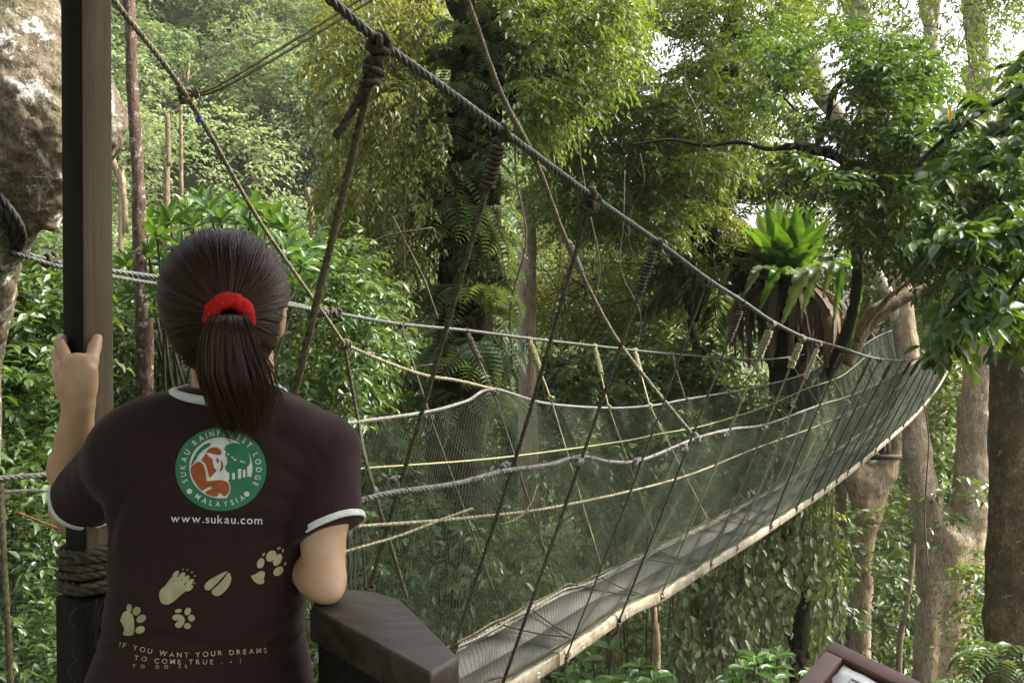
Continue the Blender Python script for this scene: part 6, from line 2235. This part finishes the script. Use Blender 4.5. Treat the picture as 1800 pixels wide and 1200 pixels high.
    # ---- leafy shrubs behind the nets
    for (poly, Y0, Y1, n, L, lab) in [
        ([(1010, 620), (1180, 580), (1290, 640), (1300, 730), (1150, 760), (1000, 720)], 13.5, 16.5, 90, .15, "big-leaved shrub showing above the far net left of the nest fern"),
        ([(620, 620), (790, 600), (800, 820), (700, 900), (610, 850)], 10.5, 13, 110, .12, "dark bushy shrub behind the near end of the far net"),
        ([(840, 620), (1000, 620), (1010, 800), (920, 900), (840, 860)], 15.2, 17.5, 120, .13, "bushy shrub behind the nets round the foot of the pale trunk"),
        ([(620, 860), (900, 900), (1000, 1000), (760, 1130), (620, 1030)], 8.5, 12, 120, .115, "dim low shrub seen down through both nets near the rail"),
        ([(960, 800), (1250, 720), (1400, 700), (1300, 860), (1050, 980)], 12, 16, 130, .145, "broad dim shrub seen through the nets above the walkway")]:
        C = scatter(poly, Y0, Y1, n)
        cen = C.mean(0)
        g = float(hgt(cen[0], cen[1]))
        root = thing("shrub", lab, "shrub", [cen[0], cen[1], g])
        lv = Leaves()
        boughs(lv, C, outward(C, cen, 2), 7, .34, 8, L, .46, .45, .45, .3, .5, .3, LEAF_A)
        lv.build("foliage", M['shrub'], root)
        mb = MB()
        for i in range(6):
            e = C[rng.integers(len(C))]
            b_ = np.array([cen[0], cen[1], g - .1]) + rng.normal(0, .15, 3) * [1, 1, 0]
            tube(mb, [b_, b_ * .45 + e * .55 + rng.normal(0, .2, 3) * [1, 1, 0], e], [.022, .014, .005], 6, n=14)
        part("stems", mb, M['twig'], root)
    # ---- vine curtain under the bridge
    lv = Leaves()
    strands = []
    poly = [(1190, 1010), (1300, 950), (1420, 885), (1462, 872), (1474, 930), (1476, 1010), (1478, 1250), (1190, 1250), (1170, 1120)]
    hole = [(1392, 985), (1425, 960), (1432, 1060), (1440, 1200), (1385, 1200)]
    C = scatter(poly, 11.0, 13.2, 420, [hole])
    for c in C:
        n = 9
        ln = rng.uniform(.35, .8)
        s = np.linspace(0, 1, n)
        sw = rng.normal(0, .06, 2)
        q = c + np.stack([sw[0] * np.sin(s * 3), sw[1] * np.sin(s * 2.5), -ln * s], 1)
        strands.append(q)
        d = np.stack([rng.normal(0, .5, n), rng.normal(-.15, .4, n), -np.ones(n)], 1)
        nm = np.stack([rng.normal(0, .5, n), -np.ones(n), rng.normal(.5, .3, n)], 1)
        lv.add(q, d, nm, rng.uniform(.10, .16, n), .52, rng.uniform(.15, 1.0, n), LEAF_A)
    o = lv.build("vine_foliage", M['vine'], T['vinetrunk'])
    mb = MB()
    for q in strands[::2]:
        tube(mb, [q[0] + [0, 0, .3], q[0], q[4], q[-1]], .006, 4, n=8, cap=False)
    part("vine_stems", mb, M['liana'], T['vinetrunk'])
    foliage(T['vinetrunk'], "upper_vine_leaves", 'mid', [(1350, 890), (1435, 870), (1450, 900), (1462, 1000), (1430, 1000), (1400, 950)], 12, 13.5, 50, 6, .3, 7, .12, twigs=False, tone=.5, droop=.6, hang=.5)
    # ---- dark understory trees to the right, below the bridge
    for (poly, Y0, Y1, n, L, lab) in [
        ([(1540, 850), (1640, 760), (1640, 950), (1600, 1180), (1540, 1150)], 23, 27, 70, .2, "dim leafy tree behind the gap between the funnel tree and the forked tree"),
        ([(1640, 560), (1720, 620), (1700, 800), (1650, 880), (1610, 760)], 22, 28, 90, .2, "bright leafy tree seen between the limbs of the forked tree"),
        ([(1720, 1000), (1760, 950), (1770, 1150), (1700, 1200)], 15, 18, 40, .14, "dim bush in the gap between the forked tree and the mossy trunk")]:
        C = scatter(poly, Y0, Y1, n)
        cen = C.mean(0)
        g = float(hgt(cen[0], cen[1]))
        root = thing("understory_tree", lab, "tree", [cen[0], cen[1], g])
        lv = Leaves()
        boughs(lv, C, outward(C, cen, 2), 7, .5, 7, L, .45, .45, .4, .25, .45, .3, LEAF_S)
        lv.build("crown", M['mid'], root)
        mb = MB()
        ntube(mb, [[cen[0], cen[1], g - .2], [cen[0] + .1, cen[1], (g + cen[2]) / 2], cen], [.14, .11, .05], 10, .3)
        part("trunk", mb, M['twig'], root)
    foliage(T['epi'], "limb_leaves", 'olive', [(1190, 300), (1250, 290), (1300, 400), (1340, 470), (1280, 490), (1225, 450), (1195, 390)], 13.3, 14.3, 70, 7, .22, 8, .075, twigs=False, tone=.35, droop=.6)
    foliage(T['epi'], "limb_leaves", 'fern', [(1255, 60), (1320, 50), (1320, 170), (1300, 220), (1255, 220)], 13.4, 14.2, 40, 7, .22, 8, .085, twigs=False, tone=.35, droop=.7, W=.25)
    # ---- palm leaves below the epiphyte limb
    root = thing("climbing_palm", "dark feathery palm fronds hanging left of the nest fern", "palm", P(1215, 620, 15.2) * [1, 1, 0] + [0, 0, float(hgt(3, 15))])
    mb = MB()
    lv = Leaves()
    b0 = P(1215, 560, 15.2)
    for i, (x, y) in enumerate([(1150, 400), (1175, 372), (1210, 385), (1180, 440), (1245, 430), (1160, 480), (1230, 480), (1190, 520), (1150, 540), (1260, 560), (1290, 350), (1255, 392), (1140, 445)]):
        e = P(x, y, 15.2 + rng.uniform(-1, .6))
        mid_ = (b0 + e) / 2 + np.array([rng.normal(0, .1), 0, .35])
        q = spline([b0, mid_, e + [rng.normal(0, .2), 0, -.15]], n=26)
        V, Fs = tube_vf(q, .012, 4, False)
        mb.add(V, *Fs)
        t_, _, _ = frames(q)
        for sg in (-1, 1):
            sd = nrm(np.cross(t_, UP + np.array([0, -.3, 0]))) * sg
            d = t_ * .5 + sd - UP * .55 + rng.standard_normal(q.shape) * .1
            lv.add(q[5:], d[5:], UP + rng.standard_normal((21, 3)) * .3, .42 * np.sin(np.linspace(.5, 2.7, 21)) + .1, .085, rng.uniform(.2, .8, 21), LEAF_S)
    part("stems", mb, M['twig'], root)
    lv.build("leaflets", M['palm'], root)
    mb = MB()
    ntube(mb, [[b0[0], b0[1], float(hgt(b0[0], b0[1])) - .2], b0 + [.1, 0, -2], b0], [.10, .08, .06], 10, .2)
    part("trunk", mb, M['bark_dark'], root)
    # ---- nest fern
    nest_fern()
    # ---- ferns clinging to the central trunk
    proto = None
    pts = [(800, 120, -1), (878, 150, 1), (792, 232, -1), (872, 252, 1), (790, 330, -1), (868, 330, 1), (846, 380, 0), (782, 400, -1), (880, 420, 1), (800, 470, -1), (858, 500, 1), (784, 540, -1), (868, 560, 1), (838, 600, 0), (786, 620, -1), (856, 640, 1), (812, 60, -1), (890, 60, 1), (838, 190, 0), (822, 300, 0), (826, 455, 0), (800, 700, -1), (846, 720, 1), (872, 40, 1), (812, 160, 0), (858, 440, 1), (842, -10, 0), (828, 90, 0), (866, 200, 1), (806, 270, -1), (850, 300, 0), (800, 370, -1), (836, 420, 0), (812, 520, -1), (846, 540, 0), (804, 580, -1), (830, 650, 0), (870, 480, 1), (806, 200, -1), (856, 100, 1), (790, 440, -1), (868, 610, 1)]
    for i, (x, y, sd) in enumerate(pts):
        loc = P(x, y, 9.5 - .27 + .10 * abs(sd))
        if proto is None:
            proto = make_fern("climbing_fern", loc)
            o = proto
        else:
            o = proto.copy()
            COL.objects.link(o)
            for ch in proto.children:
                c = ch.copy()
                c.parent = o
                COL.objects.link(c)
            o.location = loc
        o.rotation_euler = (rng.normal(0, .2), rng.normal(0, .3), sd * -.7 * -1 + rng.normal(0, .4))
        sc = rng.uniform(.55, 1.15)
        o.scale = (sc, sc, sc)
        tag(o, "small light green fern clinging to the broad dark trunk", "fern", "ferns clinging to the fern-clad trunk")
    # ---- fern and seedlings at the bottom
    for (x, y, Y, s, lab) in [(1765, 1168, 9.0, 1.0, "arching fern at the bottom right in front of the mossy trunk"), (1695, 1225, 10.5, .9, "smaller fern at the bottom edge below the forked tree")]:
        o = make_fern("ground_fern", P(x, y, Y), 9, .48, 'palm')
        o.rotation_euler = (0, 0, rng.uniform(0, 6))
        o.scale = (s,) * 3
        tag(o, lab, "fern")
    for (x, y, Y, lab) in [(1015, 1185, 6.0, "broad-leaved seedling at the bottom edge just right of the deck"), (1120, 1215, 6.4, "bright seedling at the bottom edge under the bridge"), (1375, 1180, 8.0, "low broad-leaved plant beside the notice board corner"), (1290, 1212, 8.4, "small leafy plant at the bottom edge below the vines")]:
        c = P(x, y, Y)
        root = thing("broadleaf_plant", lab, "plant", [c[0], c[1], float(hgt(c[0], c[1]))])
        lv = Leaves()
        mb = MB()
        for j in range(9):
            tip = c + rng.normal(0, .16, 3) * [1.2, 1, .7]
            k = 6
            a = np.arange(k) * 2.2 + rng.uniform(0, 6)
            d = np.stack([np.cos(a), np.sin(a), np.full(k, .15)], 1)
            lv.add(np.repeat(tip[None], k, 0), d, np.tile([0, -.2, 1.0], (k, 1)) + rng.standard_normal((k, 3)) * .2, rng.uniform(.11, .19, k), .40, rng.uniform(.3, 1, k), LEAF_B)
            tube(mb, [[c[0], c[1], float(hgt(c[0], c[1])) - .1], c * .5 + tip * .5 - [0, 0, 1.2], tip], [.02, .012, .005], 5, n=12)
        lv.build("foliage", M['rhodo'], root)
        part("stems", mb, M['twig'], root)
    # ---- lianas
    rl = np.random.default_rng(9)
    lst = [(668, 60, 640, 560), (700, 20, 712, 480), (735, 40, 742, 430), (770, 60, 776, 690), (690, 200, 675, 440), (720, 300, 700, 560), (620, 330, 600, 500), (655, 250, 665, 520), (748, 250, 758, 560), (905, 200, 900, 640), (975, 330, 960, 720), (1012, 200, 1040, 560), (1205, 90, 1215, 300), (1125, 270, 1120, 470), (1620, 690, 1632, 1000), (1098, 300, 1110, 640)]
    for (x0, y0, x1, y1) in lst:
        Y = rl.uniform(8.3, 10.2)
        a, b = P(x0, y0, Y), P(x1, y1, Y + rl.normal(0, .3))
        pts = [a]
        for t in (.25, .5, .75):
            pts.append(a + (b - a) * t + np.array([rl.normal(0, .06), rl.normal(0, .06), 0]))
        pts.append(b)
        mb = MB()
        tube(mb, pts, rl.uniform(.004, .010), 5, step=.06)
        o = part("liana", mb, M['liana'], None, base=b)
        tag(o, "thin hanging liana among the trees behind the bridge ropes", "liana", "thin lianas hanging among the trees")
    for (q, lab) in [([(545, 560), (600, 470), (665, 420), (760, 400)], "thin arching bare stem right of the head"), ([(690, 380), (715, 430), (745, 490), (770, 560)], "pale thin cane leaning left of the dark trunk"), ([(640, 770), (700, 660), (760, 640)], "bare stick poking up behind the far net")]:
        mb = MB()
        pts = [P(x, y, 7.8) for x, y in q]
        tube(mb, pts, .008, 5, step=.05)
        o = part("bare_stem", mb, M['liana'], None, base=pts[0])
        tag(o, lab, "stem")

def make_fern(name, loc, n=6, L=.42, mat='fern'):
    root = thing(name, "", "fern", loc)
    mb = MB()
    lv = Leaves()
    for i in range(n):
        a = (i / n - .5) * (2.6 if n < 8 else 6.28) - math.pi / 2 + rng.normal(0, .15)
        l = L * rng.uniform(.8, 1.15)
        d0 = np.array([math.cos(a), math.sin(a), 0])
        q = loc + spline([[0, 0, 0], d0 * l * .4 + [0, 0, l * .22], d0 * l * .8 + [0, 0, l * .02], d0 * l + [0, 0, -l * .35]], n=16)
        V, Fs = tube_vf(q, .0035, 4, False)
        mb.add(V, *Fs)
        t_, _, _ = frames(q)
        sd = nrm(np.cross(t_, UP))
        ll = l * .34 * np.sin(np.linspace(.7, 2.95, 14)) + .012
        for sg in (-1, 1):
            lv.add(q[2:], (sd * sg + t_ * .4)[2:], np.tile(UP, (14, 1)) + rng.standard_normal((14, 3)) * .15, ll, .30, rng.uniform(.3, .9, 14), LEAF_S)
    part("stems", mb, M['twig'], root)
    lv.build("fronds", M[mat], root)
    return root

def nest_fern():
    c = P(1382, 492, 13.55)
    root = thing("nest_fern", "large nest fern with upright strap fronds above a skirt of dead brown fronds", "fern", c)
    k = 13.55 / F_PX
    def frond(tip_px, tip_dy, bow, w, mat, name, sway=0, start=(0, 0), wav=.05, rnd=.5, teeth=.06):
        tip = P(1382 + (tip_px[0] - 1382) * 1.12, 492 + (tip_px[1] - 492) * 1.15, 13.55 + tip_dy)
        b = c + np.array([start[0] * k, start[1] * k, 0])
        m1 = b + (tip - b) * .40 + np.array(bow)
        N_ = 44
        q = spline([b, m1, tip], n=N_)
        t_ = nrm(np.gradient(q, axis=0))
        radial = nrm((q - c) * [1, 1, 0] + [1e-4, -.02, 0])
        side = nrm(np.cross(t_, np.where(np.abs(t_[:, 2:3]) > .75, np.array([0, -1.0, 0]), UP)))
        s = np.linspace(0, 1, N_)
        wd = w * (np.sin(np.clip(s * 1.02, 0, 1) ** .75 * np.pi * .96) * .85 + .15 * (1 - s)) * k * (1 - teeth * (np.arange(N_) % 3 == 0) * (s > .1))
        nm = np.cross(side, t_)
        rows = []
        for f in (-1, -.66, -.33, 0, .33, .66, 1):
            z = -abs(f) * .0 + .28 * abs(f)
            ripple = wav * np.sin(s * 46 + f * 2) * abs(f) + wav * .8 * np.sin(s * 19 + rng.uniform(0, 6)) * abs(f)
            rows.append(q + side * (wd * f)[:, None] + nm * (wd * (z + ripple))[:, None])
        V = np.stack(rows, 1).reshape(-1, 3)
        i = np.arange(N_ - 1)[:, None] * 7 + np.arange(6)[None]
        F = np.stack([i, i + 1, i + 8, i + 7], -1).reshape(-1, 4)
        o = part(name, (V, {4: F}), M[mat], root, smooth=True, attrs={"rnd": np.full(len(V), rnd) + np.tile(np.array([.12, .05, .02, -.25, .02, .05, .12]), N_) + np.repeat((np.arange(N_) % 2) * .10, 7)})
        return o
    rf = np.random.default_rng(15)
    for i in range(30):
        a_ = i / 30 * 2 * np.pi + rf.normal(0, .12)
        inner = i % 3
        reach = (62, 84, 100)[inner] * rf.uniform(.85, 1.12)
        tx = 1382 + math.cos(a_) * reach * (1.0 if inner else .75)
        ty = 492 - (112, 88, 52)[inner] * rf.uniform(.85, 1.1)
        dy = math.sin(a_) * reach * k * .9
        back = math.sin(a_) > .15
        w = rf.uniform(18, 23) if inner < 2 else rf.uniform(15, 18)
        frond((tx, ty), dy, [math.cos(a_) * .10, math.sin(a_) * .10, .16], w, 'nest', "frond", rnd=rf.uniform(.75, 1.0) if back and inner == 0 else rf.uniform(.05, .45), wav=.07)  # rear inner fronds get a paler colour to look lit from behind
    for tp, dy, w, bow in [((1262, 462), -.3, 13, [-.25, -.2, .35]), ((1312, 520), -.7, 14, [-.20, -.35, .25]), ((1372, 566), -1.0, 18, [0, -.75, .30]), ((1440, 520), -.7, 15, [.22, -.4, .30]), ((1484, 600), -.4, 12, [.45, -.3, .55]), ((1245, 565), .0, 11, [-.45, -.1, .45]), ((1496, 505), .1, 12, [.4, 0, .32]), ((1500, 474), .4, 12, [.4, .2, .3]), ((1282, 508), .5, 11, [-.3, .3, .3]), ((1405, 548), -.9, 14, [.1, -.6, .3]), ((1336, 545), -.8, 14, [-.12, -.55, .3]), ((1456, 560), -.6, 12, [.3, -.4, .42]), ((1270, 530), -.4, 11, [-.35, -.2, .4])]:
        frond(tp, dy, bow, w, 'fern' if tp[0] in (1262, 1312, 1372, 1440, 1405) else 'nest', "drooping_frond", wav=.16, rnd=.35 if tp[0] not in (1372, 1440) else .6, teeth=.30)
    rd = np.random.default_rng(4)
    for i in range(84):
        a = rd.uniform(0, 2 * np.pi)
        r0 = rd.uniform(.22, .62)
        x = r0 * math.cos(a) * 1.25
        y = r0 * math.sin(a) * .8
        top = c + np.array([x * .55, y * .55, rd.uniform(-.10, .02)])
        z1 = -rd.uniform(.65, 1.3)
        end = c + np.array([x * 1.15 + rd.normal(0, .06), y * 1.15, z1])
        q = spline([top, top * .5 + end * .5 + np.array([x * .25, y * .25, .1]), end], n=14)
        s = np.linspace(0, 1, 14)
        w = rd.uniform(.028, .075) * (np.sin(s * 2.9 + .12) * .8 + .2) * (1 + .25 * np.sin(s * 22 + i))
        tw = rd.uniform(-1, 1) + s * rd.normal(0, .8)
        sd = np.stack([np.cos(tw + a + 1.57), np.sin(tw + a + 1.57), 0 * s], 1)
        out = np.stack([np.cos(tw + a), np.sin(tw + a), 0 * s], 1)
        rows = [q + sd * (w * f)[:, None] + out * (w * .5 * abs(f) * math.sin(i))[:, None] for f in (-1, -.5, 0, .5, 1)]
        V = np.stack(rows, 1).reshape(-1, 3)
        ii = np.arange(13)[:, None] * 5 + np.arange(4)[None]
        F = np.stack([ii, ii + 1, ii + 6, ii + 5], -1).reshape(-1, 4)
        part("dead_frond", (V, {4: F}), M['dead'], root, smooth=True, attrs={"rnd": np.clip(np.full(len(V), rd.random() ** 1.5) + np.tile([.1, -.1, .12, -.1, .1], 14), 0, 1)})
    mb = MB()
    s = SDF(c - [.7, .6, .8], c + [.7, .6, .3], .03)
    s.ell(c + [0, 0, -.18], (.32, .26, .28), 0)
    v, f = s.mesh(1)
    v, f = roughen(v, f, .04, 9, 2)
    part("root_mass", (v, f), M['bark_dark'], root)

M['yellow_leaf'] = m_leaf("yellow_leaf", (.30, .18, .02), (.36, .23, .03), (.42, .28, .05), .4, .3)
plants()

def add_shade_trees():
    # tree added out of view on the left to shade the post
    g = float(hgt(-4.6, 1.0))
    root = thing("added_shade_tree", "big unseen leafy tree added to shade the platform, beyond the left edge of the view", "tree", [-4.6, 1.0, g])
    mb = MB()
    ntube(mb, [[-4.6, 1.0, g - .3], [-4.5, 1.0, -5], [-4.6, 1.1, 0], [-4.5, .9, 5]], [.4, .32, .27, .16], 18, .3)
    part("trunk", mb, M['bark_moss'], root)
    lv = Leaves()
    n = 620
    d = nrm(rng.standard_normal((n, 3)))
    C = np.array([-5.2, -.9, 2.6]) + d * np.array([2.5, 4.2, 4.8]) * rng.uniform(.5, 1, (n, 1)) ** .5
    C = C[(C[:, 0] < -.62 * np.maximum(C[:, 1], 0) - 1.5)]
    boughs(lv, C, nrm(C - [-4.9, .4, 2]), 8, .45, 8, .17, .46, .5, .4, .3, .4, .3, LEAF_S)
    lv.build("crown", M['mid'], root)
    # its neighbour, added out of view on the right to block the sun
    g = float(hgt(5.2, 1.6))
    root = thing("added_shade_tree", "unseen leafy tree added to shade the platform, beyond the right edge of the view", "tree", [5.2, 1.6, g])
    mb = MB()
    ntube(mb, [[5.2, 1.6, g - .3], [5.2, 1.6, -5], [5.1, 1.6, 0], [5.2, 1.5, 5]], [.35, .3, .24, .14], 18, .3)
    part("trunk", mb, M['bark_moss'], root)
    lv = Leaves()
    n = 430
    d = nrm(rng.standard_normal((n, 3)))
    C = np.array([5.6, 1.8, 4.2]) + d * np.array([2.0, 3.2, 4.2]) * rng.uniform(.45, 1, (n, 1)) ** .5
    C = C[C[:, 0] > .62 * np.maximum(C[:, 1], 0) + 1.3]
    boughs(lv, C, nrm(C - [5.6, 1.5, 3]), 8, .45, 8, .17, .46, .5, .4, .3, .4, .3, LEAF_S)
    lv.build("crown", M['mid'], root)
add_shade_trees()
# ------------------------------------------------------------------ haze in the air
def build_haze():
    mb = MB()
    box(mb, [0, 45, 9], [110, 0, 0], [0, 70, 0], [0, 0, 45])
    t = NT("haze")
    v = t.n("ShaderNodeVolumePrincipled")
    v.inputs["Color"].default_value = (.93, .97, .90, 1)
    v.inputs["Density"].default_value = 0.0004
    v.inputs["Anisotropy"].default_value = 0.3
    t.l(v.outputs[0], t.out.inputs["Volume"])
    o = part("haze", mb, t.m)
    o["kind"] = "stuff"
    o["label"] = "thin pale haze in the humid forest air"
    o["category"] = "haze"
build_haze()
